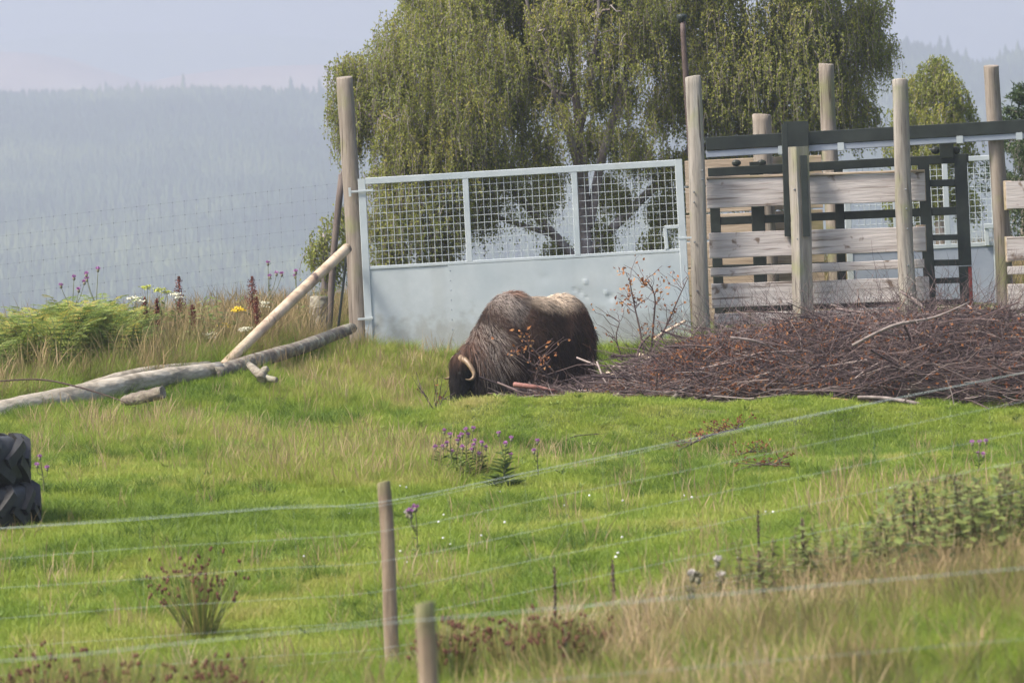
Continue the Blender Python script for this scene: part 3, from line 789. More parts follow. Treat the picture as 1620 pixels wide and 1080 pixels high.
part('stile', ibar(1460, 250, 1474, 512, DG + .004, 18, .06), M_black, sg)
fs = part('front_stile', ibar(1519, 246, 1527, 420, DG + .003, 20, .07), M_black, sg)
part('stile_foot', ibar(1526.5, 421, 1531, 506, DG + .003, 20, .07), M_black, sg)
part('rust_strip', ibar(1534, 422, 1537, 500, DG - .004, 6, .065), M_redrust, sg, label='red rusted edge of the front stile')
for (a, b, h) in ((297, 290, 11), (350, 334, 13), (384, 376, 9), (424, 416, 10), (457, 444, 9), (490, 478, 9)):
    part('rung', ibar(1134, a, 1520, b - 1, DG + .006, h, .035), M_black, sg)
part('hanger', ibar(1497, 226, 1498, 250, DG - .05, 22, .03), M_black, sg)
for x_ in (1205, 1165):
    part('trolley_wheel', blob(W(x_, 258, DG), .06, .03, .045, 10, 5, 0), M_black, sg)
for x_ in (1480, 1512):
    part('trolley_wheel', blob(W(x_, 238, DG), .06, .03, .05, 10, 5, 0), M_black, sg)

# ---- second mesh gate behind the pen
D2 = 67.6
g2 = thing('mesh_gate', GD(1460, D2), 'smaller galvanised mesh gate with dull grey sheet behind the sliding gate', 'gate')
part('stile', ibar(1338, 262, 1350, 520, D2, 10, .06), M_galv, g2)
part('stile', ibar(1571, 248, 1583, 520, D2, 12, .06), M_galv, g2)
part('top_rail', ibar(1338, 262, 1578, 249, D2 - .003, 8, .05), M_galv, g2)
part('middle_rail', ibar(1342, 398, 1580, 385, D2 - .003, 7, .05), M_galv, g2)
part('upright', ibar(1414, 258, 1420, 396, D2 - .002, 9, .05), M_galv, g2)
part('upright', ibar(1494, 254, 1500, 390, D2 - .002, 9, .05), M_galv, g2)
for (a, b) in ((1346, 1410), (1422, 1491), (1502, 1568)):
    ya = 266 - (a - 1338) * .054; yb = 266 - (b - 1338) * .054
    Ps = [[W(a + (b - a) * i / 7, ya, D2), W(a + 6 + (b - a) * i / 7, ya + 131, D2)] for i in range(1, 7)]
    Ps += [[W(a + 6 * j / 13, ya + 132 * j / 13, D2 + .006), W(b + 6 * j / 13, yb + 132 * j / 13, D2 + .006)] for j in range(1, 13)]
    part('mesh_panel', twigs(np.array(Ps), .005, 5), M_galv, g2)
part('sheet', sheet_geo([(1344, 399), (1576, 387), (1584, 516), (1352, 522)], D2 - .016, .008), M_galvd, g2)
part('latch', join(ibar(1557, 358, 1582, 357, D2 - .06, 8, .05), ibar(1560, 354, 1562, 388, D2 - .05, 7, .04), ibar(1574, 352, 1576, 390, D2 - .052, 6, .04)), M_galv, g2)

# ---- mast behind the gate
ms = thing('mast', GD(1100, 70), 'thin dark steel mast with a round cap standing behind the gate', 'mast')
part('pole', tube([W(1108, 420, 70) - np.array([0, 0, 1.5]), W(1085, 120, 70), W(1080, 34, 70)], [.05, .042, .038], 10, 2), mat_noise('brown_steel', [(0.3, (0.05, 0.035, 0.03)), (0.7, (0.10, 0.07, 0.06))], scale=8, rough=.6, bump=.1), ms, True)
c = W(1078.5, 28, 70)
a_ = np.arange(16) / 16 * 2 * math.pi
part('cap', loft([np.stack([c[0] + r * np.cos(a_), c[1] + r * np.sin(a_), np.full(16, c[2] + z)], 1) for r, z in ((.04, -.07), (.055, -.035), (.07, -.005), (.072, .03), (.05, .045), (.02, .05))]), M_black, ms, True)

# ---- logs and poles at the left of the gate
M_log = mat_noise('weathered_log', [(0.25, (0.10, 0.085, 0.065)), (0.48, (0.30, 0.265, 0.21)), (0.72, (0.46, 0.42, 0.35))], scale=3.5, stretch=(.35, 1, 2.2), rough=.95, bump=.8, second=((.12, .10, .07), 3.5, .55, .75), dist=.03)
M_bark = mat_noise('lichened_bark', [(0.3, (0.075, 0.06, 0.05)), (0.5, (0.17, 0.145, 0.115)), (0.7, (0.34, 0.33, 0.25))], scale=8, stretch=(.6, 1, 1), rough=.95, bump=.9, dist=.03)
M_peel = mat_noise('peeled_pole', [(0.25, (0.20, 0.13, 0.09)), (0.5, (0.42, 0.32, 0.225)), (0.75, (0.55, 0.45, 0.33))], scale=6, stretch=(.5, .5, .5), rough=.8, bump=.3, second=((.10, .07, .06), 4.0, .62, .72))
lg = [W(-120, 682, 54.0), W(0, 651, 55.0), W(110, 629, 56.0), W(230, 603, 57.2), W(346, 586, 58.4)]
single('fallen_log', GD(110, 56), tube(lg, [.125, .12, .12, .115, .10], 14, 6, .09, 3), M_log, 'long thick silvered log lying in front of the bank', 'log', smooth=True)
single('split_log', GD(180, 57), tube([W(115, 620, 56.6), W(220, 592, 57.6), W(330, 579, 58.7)], [.06, .075, .06], 10, 6, .12, 4), M_log, 'slimmer grey split log lying behind the long silvered one', 'log', smooth=True)
single('bark_log', GD(450, 60), tube([W(338, 592, 58.2), W(400, 572, 59.3), W(480, 548, 60.8), W(556, 519, 62.6)], [.09, .088, .085, .07], 12, 6, .07, 6), M_bark, 'lichened bark covered log leading up to the gatepost', 'log', smooth=True)
single('brace_pole', GD(370, 59.2), tube([W(352, 580, 58.95), W(450, 486, 61), W(549, 393, 62.85)], [.058, .068, .064], 12, 5, .03, 8), M_peel, 'pale peeled brace pole leaning against the gatepost', 'pole', smooth=True)
single('cut_log', GD(230, 54.8), tube([W(196, 634, 55.2), W(228, 627, 55.0), W(258, 620, 54.9)], [.055, .07, .07], 10, 4, .14, 9), M_bark, 'short reddish cut log end lying below the long log', 'log', smooth=True)
single('root_stub', GD(415, 58), join(tube([W(394, 577, 58.3), W(408, 590, 57.8), W(420, 598, 57.6), W(438, 601, 57.5)], [.04, .05, .05, .03], 8, 4, .15, 3), tube([W(412, 600, 57.5), W(416, 588, 57.6), W(424, 582, 57.6)], [.05, .045, .035], 8, 4, .15, 5)), M_bark, 'gnarled branch stub under the lichened log', 'branch', smooth=True)
single('stump_post', GD(505, 63.7), post_geo(504, 469, 507, 530, 63.7, 31, 21), M_bark, 'short cut off grey post behind the lichened log', 'post', smooth=True)
single('leaning_stake', GD(523, 64.4), tube([W(519, 545, 64.4), W(528, 400, 64.4), W(541, 276, 64.4)], .042, 8, 3, .04, 2), mat_noise('dark_stake', [(0.3, (0.07, 0.055, 0.05)), (0.7, (0.16, 0.13, 0.11))], scale=6, stretch=(1, 1, .15), rough=.9, bump=.4), 'thin dark stake leaning beside the gatepost', 'stake', smooth=True)
single('metal_stake', GD(536, 64.0), ibar(549, 400, 533, 535, 64.0, 4, .03), M_black, 'thin black metal stake behind the gatepost', 'stake')

# ---- deer fence on the bank
M_wiref = mat_noise('old_wire', [(0.3, (0.16, 0.18, 0.19)), (0.7, (0.26, 0.28, 0.3))], scale=30, rough=.6, bump=0, metal=.2)
df = thing('deer_fence', GD(200, 61.5), 'fine square mesh wire deer fence running along the bank', 'fence')
fx_ = np.linspace(-160, 536, 38)
def df_d(x): return 60.5 + 4.0 * (np.asarray(x) + 160) / 696
def df_y(x, j): return np.interp(x, [-160, 0, 536], [371, 352, 290]) + j * (21.5 + 1.5 * j / 6)
for j in range(9):
    part('line_wire', twigs(np.array([[W(x, df_y(x, j), df_d(x)) for x in fx_]]), .0009, 4), M_wiref, df)
for i, x in enumerate(fx_):
    part('stay_wire', twigs(np.array([[W(x, df_y(x, 0), df_d(x)), W(x + 8, df_y(x, 8), df_d(x))]]), .0008, 4), M_wiref, df)
kn = [blob(W(x + j, df_y(x, j), df_d(x)), .0065, .0065, .007, 5, 3, 0) for x in fx_ for j in range(9)]
kk = part('wire_knots', join(*kn), M_wired, df); kk['kind'] = 'stuff'
part('post', post_geo(-190, 250, -172, 720, 60.2, 20, 31), M_post, df, True)

# ---- the stock fences between camera and paddock
def stock_fence(name, label, posts, wires, stays, d, group=None, rw=.0015):
    f = thing(name, GD(posts[0][2], d), label, 'fence')
    for i, (xt, yt, xb, yb, w) in enumerate(posts):
        part('post', post_geo(xt, yt, xb, yb, d + w * d / FPX * .55, w, 70 + i, 14), M_fpost, f, True)
    for i, pts in enumerate(wires):
        part('line_wire', tube([W(a, b, d) for a, b in pts], rw * (1 if i == 0 else .5), 5, 6), M_wire, f)
    for (a, b, c_, e) in stays:
        part('stay_wire', twigs(np.array([[W(a, b, d + .004), W(c_, e, d + .004)]]), rw * .22, 4), M_wire, f)
    return f
M_fpost = mat_noise('fence_post_timber', [(0.25, (0.10, 0.07, 0.05)), (0.5, (0.22, 0.165, 0.115)), (0.75, (0.33, 0.28, 0.215))], scale=12, stretch=(1, 1, .1), rough=.88, bump=.5, second=((.17, .19, .08), 3, .5, .75))
def wy(x): return np.interp(x, [-420, 605, 1800], [866, 793, 552])
offs = [0, 47, 94, 141, 187, 232]
wires = [[(x, wy(x) + o + 1.2 * math.sin(x * .011 + o)) for x in (-420, -100, 200, 420, 605, 850, 1100, 1400, 1800)] for o in offs]
wires.append([(x, wy(x) + e) for x, e in ((-420, 0), (200, -2), (480, -3), (605, 6), (900, 5), (1300, 2), (1800, 1))])
wires.append([(x, wy(x) + 240 + e) for x, e in ((-420, 0), (605, 4), (1100, -2), (1800, -3))])
stays = [(x, wy(x), x + 14, wy(x + 12) + 236) for x in np.arange(-390, 1790, 61)]
stock_fence('stock_fence', 'wire stock fence on a slim upright post in front of the paddock', [(604, 763, 626, 1074, 23), (-420, 830, -400, 1150, 23), (1800, 520, 1815, 840, 23)], wires, stays, 30.0)
def ny(x): return np.interp(x, [-600, 0, 600, 1620, 2300], [1080, 1045, 986, 898, 840])
DN = 19.3
wires = [[(x, ny(x) + o) for x in (-600, 0, 300, 660, 1100, 1620, 2300)] for o in (0, 112, 220, 330)]
stays = [(x, ny(x), x + 22, ny(x) + 330) for x in np.arange(-580, 2290, 92)]
stock_fence('near_fence', 'wire fence with a thick pale post standing before the slim posted fence', [(667, 955, 690, 1420, 34), (-600, 1040, -570, 1500, 34), (2300, 800, 2320, 1270, 34)], wires, stays, DN, rw=.0013)

# ---- stacked tractor tyres
M_tyre = mat_noise('worn_rubber', [(0.3, (0.012, 0.012, 0.013)), (0.55, (0.024, 0.024, 0.025)), (0.8, (0.05, 0.048, 0.044))], scale=5, rough=.62, bump=.25, second=((.07, .065, .05), 6, .62, .85), spec=.4)
def tyre(name, base, rad, wid, tilt, label, nl=16, lug_h=.045, lug_w=.085, sweep=.34, off=0.0):
    t = thing(name, base, label, 'tyre', 'stacked tractor tyres')
    h = wid / 2; ri = rad * .55
    prof = [(ri, -h * .55), (ri * 1.03, -h * .8), (rad * .72, -h * .98), (rad * .86, -h), (rad * .955, -h * .86), (rad * .99, -h * .55), (rad, -h * .15), (rad, h * .15), (rad * .99, h * .55), (rad * .955, h * .86), (rad * .86, h), (rad * .72, h * .98), (ri * 1.03, h * .8), (ri, h * .55), (rad * .64, h * .3), (rad * .66, -h * .3)]
    a = np.arange(56) / 56 * 2 * math.pi
    rings = np.array([[[r * math.cos(q), r * math.sin(q), z + h] for r, z in prof] for q in a])
    V, F = loft(np.vstack([rings, rings[:1]]), caps=False)
    c = raw_mesh('carcass', V, F, True); obj('carcass', c, M_tyre, t)
    for s in (1, -1):
        pts = []
        for k in np.linspace(0, 1, 7):
            th = sweep * (k - .5) * 1.0; z = s * h * (-.08 + 1.0 * min(k / .85, 1)); r = rad + lug_h * .35 - max(0, k - .72) * rad * .36
            r = r - rad * .05 * max(0, abs(z) / h - .7) * 3
            pts.append(np.array([r * math.cos(th), r * math.sin(th), z + h]))
        rings = []
        for i, p in enumerate(pts):
            tt = pts[min(i + 1, 6)] - pts[max(i - 1, 0)]; tt /= np.linalg.norm(tt)
            nr = np.array([p[0], p[1], 0.6 * (p[2] - h) if i > 4 else 0]); nr /= np.linalg.norm(nr)
            sd_ = np.cross(tt, nr); sd_ /= np.linalg.norm(sd_)
            w2 = lug_w * (.5 if i < 6 else .42)
            rings.append([p + sd_ * w2 - nr * lug_h, p + sd_ * w2 * .72 + nr * lug_h * .55, p - sd_ * w2 * .72 + nr * lug_h * .55, p - sd_ * w2 - nr * lug_h])
        lm = raw_mesh('lug', *loft(rings)); lm.materials.append(M_tyre)
        for k in range(nl):
            o = obj('lug', lm, None, t); o.rotation_euler = (0, 0, (k + (.5 if s < 0 else 0)) / nl * 2 * math.pi + off)
    t.rotation_euler = tilt
    return t
tb = GD(-88, 42.2)
tyre('tractor_tyre', tb + np.array([0, 0, -.06]), .77, .40, (R(1), R(-1), 0), 'worn black tractor tyre lying flat on the grass under another tyre', off=.1)
tyre('tractor_tyre', tb + np.array([-.05, .03, .335]), .75, .41, (R(-2), R(1.5), R(8)), 'worn black tractor tyre stacked on top of another tyre', nl=13, lug_h=.035, lug_w=.12, sweep=.5)
# ================================================================== TREES
M_birchbark = mat_noise('birch_bark', [(0.3, (0.06, 0.048, 0.045)), (0.5, (0.18, 0.15, 0.14)), (0.7, (0.36, 0.32, 0.30))], scale=4, stretch=(1, 1, .6), rough=.9, bump=.4)
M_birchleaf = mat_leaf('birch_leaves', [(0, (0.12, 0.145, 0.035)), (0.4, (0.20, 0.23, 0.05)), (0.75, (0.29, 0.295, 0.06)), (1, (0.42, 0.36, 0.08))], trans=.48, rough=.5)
M_darkleaf = mat_leaf('dark_leaves', [(0, (0.022, 0.04, 0.012)), (0.5, (0.05, 0.08, 0.02)), (1, (0.11, 0.14, 0.03))], trans=.3, rough=.5)
def crown_blobs(bl, d0, per, r0, leaf=.045, droop=.55, ll=14, spread=.5, tint0=.45, depth=1.0):
    """drooping leafy twigs spread through a set of lobes (photo x, y, radius px, depth offset)"""
    S = []; Tn = []
    for q in bl:
        bx, by, br, dd = q[:4]
        n = int(per * (q[4] if len(q) > 4 else 1) * (br / 60.0) ** 2)
        rad = br * d0 / FPX
        c = W(bx, by, d0 + dd)
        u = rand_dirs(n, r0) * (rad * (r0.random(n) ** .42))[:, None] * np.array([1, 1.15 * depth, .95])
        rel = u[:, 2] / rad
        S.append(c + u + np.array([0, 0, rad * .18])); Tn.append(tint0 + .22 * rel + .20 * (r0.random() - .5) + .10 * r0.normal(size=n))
    S = np.vstack(S); Tn = np.concatenate(Tn); n = len(S)
    L = droop * (.45 + 1.0 * r0.random(n))
    od = rand_dirs(n, r0); od[:, 2] = np.abs(od[:, 2]) * .5
    k = ll
    t = (np.arange(k) + r0.random((n, k))) / k
    Q = S[:, None] + od[:, None] * (spread * L[:, None] * np.sin(t * 1.8) * .55)[:, :, None] + np.array([0, 0, -1.0]) * (L[:, None] * (t ** 1.5))[:, :, None]
    Q = Q + r0.normal(size=Q.shape) * .028
    N = n * k; Q = Q.reshape(N, 3)
    ax = r0.normal(size=(N, 3)) * .6 + np.array([0, 0, -1.0])
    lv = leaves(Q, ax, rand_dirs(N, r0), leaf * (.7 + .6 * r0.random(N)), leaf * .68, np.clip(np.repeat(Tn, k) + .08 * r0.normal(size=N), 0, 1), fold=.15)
    K = 5; tt = np.linspace(0, 1, K)[None, :]
    T = S[:, None] + od[:, None] * (spread * L[:, None] * np.sin(tt * 1.8) * .55)[:, :, None] + np.array([0, 0, -1.0]) * (L[:, None] * (tt ** 1.5))[:, :, None]
    return lv, twigs(T, np.array([.006, .005, .004, .003, .002]), 3), S
rt = np.random.default_rng(77)
birch = thing('birch_tree', GD(920, 80), 'large weeping birch with several pale stems behind the metal gate', 'tree')
DT = 80.0
stems = [
    ([(930, 470, 0), (925, 380, 0), (922, 280, 0), (915, 190, -.2), (905, 100, -.3), (890, 10, -.2), (880, -90, 0)], [.24, .21, .17, .14, .11, .085, .05]),
    ([(932, 360, 0), (950, 260, .2), (975, 170, .4), (1000, 80, .3), (1012, -10, .4), (1030, -110, .4)], [.16, .14, .115, .09, .07, .04]),
    ([(922, 300, 0), (900, 210, -.3), (872, 130, -.5), (845, 50, -.6), (820, -60, -.7)], [.13, .11, .085, .06, .035]),
    ([(925, 430, 0), (880, 375, -.3), (832, 325, -.6), (770, 250, -.9), (700, 180, -1.2), (640, 110, -1.3)], [.15, .13, .11, .085, .055, .03]),
    ([(930, 400, 0), (1000, 330, .4), (1080, 250, .8), (1150, 160, 1.0), (1220, 60, 1.2), (1260, -60, 1.2)], [.16, .135, .11, .085, .06, .03]),
    ([(1080, 250, .8), (1180, 200, 1.2), (1290, 120, 1.4), (1360, 40, 1.5)], [.09, .07, .05, .025]),
    ([(915, 220, 0), (935, 130, -.6), (945, 40, -.8), (950, -60, -.8)], [.09, .075, .055, .03]),
    ([(870, 370, -.3), (790, 345, -.8), (700, 320, -1.1), (600, 290, -1.2), (540, 300, -1.0)], [.085, .07, .05, .035, .02]),
    ([(770, 250, -.9), (690, 215, -1.2), (600, 190, -1.4), (550, 150, -1.3)], [.06, .05, .035, .02])]
for i, (pp, rr) in enumerate(stems):
    part('trunk' if i == 0 else 'limb', tube([W(a, b, DT + c) for a, b, c in pp], [q * .52 for q in rr], 9, 5, .06, 50 + i), M_birchbark, birch, True)
# side branches
sb = []
for i, (pp, rr) in enumerate(stems):
    P_ = catmull([W(a, b, DT + c) for a, b, c in pp], 5)
    for q in range(9 if i < 7 else 3):
        j = rt.integers(len(P_) // 4, len(P_)); o_ = P_[j]
        dv = rand_dirs(1, rt)[0]; dv[2] = abs(dv[2]) * .8 + .25; ln = .3 + .7 * rt.random()
        tt = np.linspace(0, 1, 7)[:, None]
        sb.append(o_ + dv * ln * tt + np.array([0, 0, -1.0]) * (.45 * ln * tt ** 2) + rt.normal(size=(7, 3)) * .03)
part('branchlets', twigs(np.array(sb), np.linspace(.028, .006, 7)[None, :], 5), M_birchbark, birch, True)['kind'] = 'stuff'
bl = [(600, 130, 58, -1), (562, 175, 46, -1.1), (556, 215, 30, -1.2), (548, 120, 34, -1), (650, 80, 62, -.9), (705, 30, 62, -.6), (760, 120, 78, -.8), (690, 165, 70, -1.3), (640, 225, 58, -1.5), (745, 200, 66, -1.6),
      (690, 262, 58, -1.6), (620, 285, 42, -1.5), (780, 265, 55, -1.3), (650, 345, 46, -1.4), (712, 350, 42, -1.2), (605, 360, 34, -1.2), (760, 330, 36, -.8), (690, 400, 36, -1), (620, 410, 34, -1),
      (760, 10, 66, 0), (830, 0, 62, .3), (900, -30, 60, .5), (830, 80, 58, .8), (820, 170, 42, -.3), (845, 235, 36, -.5), (970, 0, 55, .8), (960, 80, 30, 1.0), (1040, 40, 62, .4),
      (1090, 110, 58, .2), (1120, 20, 66, .6), (1060, 170, 44, .2), (1140, 170, 62, .9), (1190, 90, 70, 1.1), (1220, 190, 62, 1.3), (1270, 100, 70, 1.4), (1260, 10, 70, 1.0), (1330, 60, 66, 1.4), (1370, 20, 44, 1.4), (1385, 82, 38, 1.5),
      (1330, 150, 56, 1.4), (1290, 200, 50, 1.3), (1360, 185, 36, 1.5), (1130, 260, 50, .8), (1060, 270, 36, .4), (1180, 280, 50, 1.0), (1250, 280, 45, 1.3), (1090, 330, 34, .6), (1012, 250, 24, .4), (985, 310, 24, .3), (860, 310, 26, -.3), (1040, 390, 30, .6), (950, 370, 26, .2), (880, 395, 24, 0), (990, 150, 26, .9), (870, 40, 40, -.6), (930, -90, 90, 0), (1100, -90, 100, .5), (780, -90, 90, 0), (1260, -90, 90, 1), (660, -20, 34, -.5),
      (900, 50, 40, 1.6), (955, 140, 38, 1.8), (880, 140, 34, 1.4), (1005, 70, 40, 1.6), (930, 225, 34, 1.5), (990, 225, 30, 1.4), (870, 270, 30, 1.2), (1045, 330, 30, 1.2), (965, 300, 28, 1.3), (830, 120, 40, 1.3), (920, 0, 40, 1.8),
      (900, 60, 85, -.9, .22), (980, 110, 85, -.8, .2), (900, 190, 70, -1, .2), (1000, 230, 60, -.6, .25), (1020, 10, 60, -.6, .4), (830, 300, 60, -.8, .3), (700, 130, 130, -1.6, .25), (1200, 130, 140, .2, .25), (680, 300, 100, -1.7, .25)]
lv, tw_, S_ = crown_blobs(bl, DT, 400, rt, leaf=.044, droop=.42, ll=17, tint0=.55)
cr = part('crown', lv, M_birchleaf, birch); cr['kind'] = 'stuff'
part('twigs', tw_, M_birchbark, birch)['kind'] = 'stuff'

def small_tree(name, label, base, pts, rr, bl, d, mat, per=150, leaf=.05, droop=.4, seed=5, tint0=.45, group=None):
    r0 = np.random.default_rng(seed)
    t = thing(name, base, label, 'tree', group)
    part('trunk', tube([W(a, b, d) for a, b in pts], rr, 8, 4, .05, seed), M_birchbark, t, True)
    lv, tw_, S_ = crown_blobs(bl, d, per, r0, leaf, droop, 14, .6, tint0)
    part('crown', lv, mat, t)['kind'] = 'stuff'
    part('twigs', tw_, M_birchbark, t)['kind'] = 'stuff'
    return t
small_tree('birch_tree', 'small rounded birch showing above the black track beam', GD(1480, 92), [(1492, 420), (1488, 300), (1482, 200), (1478, 120)], [.13, .11, .07, .03],
           [(1478, 118, 30, 0), (1450, 150, 32, .2), (1495, 150, 36, -.2), (1520, 180, 28, .1), (1440, 195, 36, .2), (1488, 205, 42, -.3), (1540, 205, 16, 0), (1428, 240, 34, .2), (1470, 262, 36, -.2), (1520, 250, 30, .1), (1480, 310, 40, 0), (1430, 330, 36, .2), (1530, 320, 26, 0)], 92, M_birchleaf, 430, .055, .30, 6)
small_tree('willow_bush', 'low leafy bush between the leaning stake and the birch', GD(515, 70), [(512, 470), (515, 420), (512, 370)], [.05, .04, .02],
           [(508, 385, 24, 0), (530, 360, 22, .2), (545, 340, 20, .4), (498, 405, 20, -.2), (532, 400, 26, .3), (520, 430, 24, .1), (555, 390, 24, .3), (575, 430, 24, .2)], 70, M_birchleaf, 220, .045, .28, 8, .4)
small_tree('dark_bush', 'dark green bush rising beyond the end of the pen', GD(1620, 88), [(1630, 420), (1625, 330), (1622, 260)], [.07, .05, .03],
           [(1618, 240, 26, 0), (1602, 290, 22, .2), (1640, 260, 36, 0), (1612, 330, 26, .1), (1650, 320, 40, 0), (1600, 360, 20, 0), (1700, 280, 60, 1)], 88, M_darkleaf, 200, .05, .3, 9, .4)
# pine at the right
def pine(name, label, px0, top, d, seed):
    r0 = np.random.default_rng(seed)
    b = GD(px0, d); t = thing(name, b, label, 'tree')
    tp = W(px0, top, d); hh = tp[2] - b[2]
    part('trunk', tube([b - np.array([0, 0, .2]), (b + tp) / 2, tp], [.11, .07, .015], 8, 4), M_bark, t, True)
    C_ = []; A_ = []; br = []
    for k in range(46):
        z = b[2] + hh * (.25 + .75 * k / 46); ln = .12 + 1.0 * (1 - k / 46) ** .8
        a = r0.random() * 6.283; dv = np.array([math.cos(a), math.sin(a), .25 + .3 * r0.random()])
        o_ = np.array([b[0] + (tp[0] - b[0]) * (z - b[2]) / hh, b[1], z])
        tt = np.linspace(0, 1, 5)[:, None]
        br.append(o_ + dv * ln * tt)
        m_ = 120
        s_ = r0.random(m_) ** .7
        C_.append(o_ + dv * ln * s_[:, None] + r0.normal(size=(m_, 3)) * .05); A_.append(dv * .8 + r0.normal(size=(m_, 3)) * .7)
    C_ = np.vstack(C_); A_ = np.vstack(A_); n = len(C_)
    part('crown', leaves(C_, A_, rand_dirs(n, r0), .12, .03, np.clip(.3 + .2 * r0.normal(size=n), 0, 1)), M_darkleaf, t)['kind'] = 'stuff'
    part('branches', twigs(np.array(br), np.linspace(.02, .005, 5)[None, :], 4), M_bark, t)['kind'] = 'stuff'
pine('pine_tree', 'young dark pine beyond the end of the pen', 1622, 138, 96, 4)

# ================================================================== MUSK OX
def remeshed(geos, voxel, it=6, name='body'):
    V, F, _ = join(*[(g[0], g[1]) for g in geos])
    me = raw_mesh(name + '_src', V, F)
    o = bpy.data.objects.new(name + '_src', me); COL.objects.link(o)
    md = o.modifiers.new('remesh', 'REMESH'); md.mode = 'VOXEL'; md.voxel_size = voxel; md.use_smooth_shade = True
    sm = o.modifiers.new('smooth', 'SMOOTH'); sm.iterations = it; sm.factor = .6
    dg = bpy.context.evaluated_depsgraph_get(); dg.update()
    out = bpy.data.meshes.new_from_object(o.evaluated_get(dg)); out.name = name
    bpy.data.objects.remove(o); bpy.data.meshes.remove(me)
    return out
def ellipsoid(c, r, ty=0.0, seg=20, rings=14):
    th = np.linspace(0, math.pi, rings + 1); a = np.arange(seg) / seg * 2 * math.pi
    th[0] = .01; th[-1] = math.pi - .01
    ring = np.array([[[r[0] * math.sin(q) * math.cos(b), r[1] * math.sin(q) * math.sin(b), -r[2] * math.cos(q)] for b in a] for q in th])
    cy_, sy_ = math.cos(ty), math.sin(ty)
    Rm = np.array([[cy_, 0, sy_], [0, 1, 0], [-sy_, 0, cy_]])
    ring = ring @ Rm.T + np.array(c)
    return loft(ring)
def build_ox(base, yaw):
    ro = np.random.default_rng(5)
    ox = thing('musk_ox', base, 'shaggy dark brown musk ox with pale saddle grazing head down', 'musk ox')
    ox.rotation_euler = (0, 0, yaw)
    body = [ellipsoid((.10, 0, .80), (.60, .38, .45)), ellipsoid((-.24, 0, .83), (.34, .35, .44)), ellipsoid((.40, 0, .97), (.34, .26, .36)), ellipsoid((.50, 0, .85), (.27, .25, .34), .6), ellipsoid((.52, 0, .74), (.33, .32, .46)),
            ellipsoid((.63, 0, .70), (.27, .25, .33), .5), ellipsoid((.84, 0, .57), (.20, .19, .23), .5), ellipsoid((1.05, 0, .51), (.15, .15, .17)), ellipsoid((1.105, 0, .34), (.125, .115, .22), -.12),
            ellipsoid((1.13, 0, .14), (.098, .092, .135)), ellipsoid((.14, 0, .50), (.58, .34, .38)), ellipsoid((.80, 0, .50), (.2, .2, .3)), ellipsoid((-.52, 0, .80), (.10, .13, .24))]
    for lx, ly in ((.48, .17), (.56, -.17), (-.36, .18), (-.28, -.18)):
        body.append(tube([np.array([lx, ly, .55]), np.array([lx + .02, ly, .32]), np.array([lx, ly, .12]), np.array([lx + .02, ly, .03])], [.12, .085, .062, .072], 10, 4))
    bm_ = remeshed(body, .028, 16)
    m, nt, nd, lk = new_mat('musk_ox_hide')
    b = nd.new('ShaderNodeBsdfPrincipled'); b.inputs['Base Color'].default_value = (.016, .011, .009, 1); b.inputs['Roughness'].default_value = .9
    nz = nd.new('ShaderNodeTexNoise'); nz.inputs['Scale'].default_value = 30; bp = nd.new('ShaderNodeBump'); bp.inputs['Strength'].default_value = .6
    lk.new(nz.outputs[0], bp.inputs['Height']); lk.new(bp.outputs[0], b.inputs['Normal'])
    o = nd.new('ShaderNodeOutputMaterial'); lk.new(b.outputs[0], o.inputs[0])
    bo = obj('body', bm_, None, ox); bm_.materials.clear(); bm_.materials.append(m)
    # ---- coat: strands combed back and down over the whole body
    nv = len(bm_.vertices); co = np.empty(nv * 3, np.float32); bm_.vertices.foreach_get('co', co); co = co.reshape(-1, 3).astype(float)
    no = np.empty(nv * 3, np.float32); bm_.vertices.foreach_get('normal', no); no = no.reshape(-1, 3).astype(float)
    bm_.calc_loop_triangles(); nt_ = len(bm_.loop_triangles); tri = np.empty(nt_ * 3, np.int32); bm_.loop_triangles.foreach_get('vertices', tri); tri = tri.reshape(-1, 3)
    ar = np.linalg.norm(np.cross(co[tri[:, 1]] - co[tri[:, 0]], co[tri[:, 2]] - co[tri[:, 0]]), axis=1)
    n = 46000
    ti = ro.choice(nt_, n, p=ar / ar.sum()); w = ro.dirichlet((1, 1, 1), n)
    P0 = (co[tri[ti]] * w[:, :, None]).sum(1); N0 = (no[tri[ti]] * w[:, :, None]).sum(1); N0 /= np.linalg.norm(N0, axis=1, keepdims=True) + 1e-9
    ok = (P0[:, 2] > .22) | ((P0[:, 0] > .95) & (P0[:, 2] > .10))
    P0, N0 = P0[ok], N0[ok]; n = len(P0)
    x, y, z = P0.T
    head = np.clip((x - .92) / .1, 0, 1) * (z < .72)
    flank = np.clip((.95 - z) / .3, 0, 1)
    L = .075 + .20 * flank + .03 * ro.random(n)
    L = np.where(head > .3, .05 + .05 * (z > .45), L)
    L = np.where((x > .3) & (x < .85) & (z > .85), .11, L)
    L = np.minimum(L, np.maximum(z - .13, .03) * 1.0) * (.7 + .6 * ro.random(n))
    comb = np.stack([-.5 + 0 * x, .25 * np.sign(y) + 0 * x, -.9 + 0 * x], 1)          # back and down
    comb = np.where((head > .3)[:, None], np.array([.1, 0, -1.0]), comb)
    comb[:, 0] = np.where(z < .8, -.15, comb[:, 0])
    comb += .22 * ro.normal(size=(n, 3))
    # clumps: strands of one lock share a lean
    lock = np.stack([vnoise(x * 22 + 50, y * 22 + z * 17), vnoise(x * 22 + 80, y * 22 + z * 17 + 30), vnoise(x * 20 + 9, z * 20 + 7)], 1) - .5
    comb += .9 * lock
    tg = comb - N0 * (comb * N0).sum(1, keepdims=True) * .85
    tg /= np.linalg.norm(tg, axis=1, keepdims=True) + 1e-9
    K = 5; t = np.linspace(0, 1, K)[None, :, None]
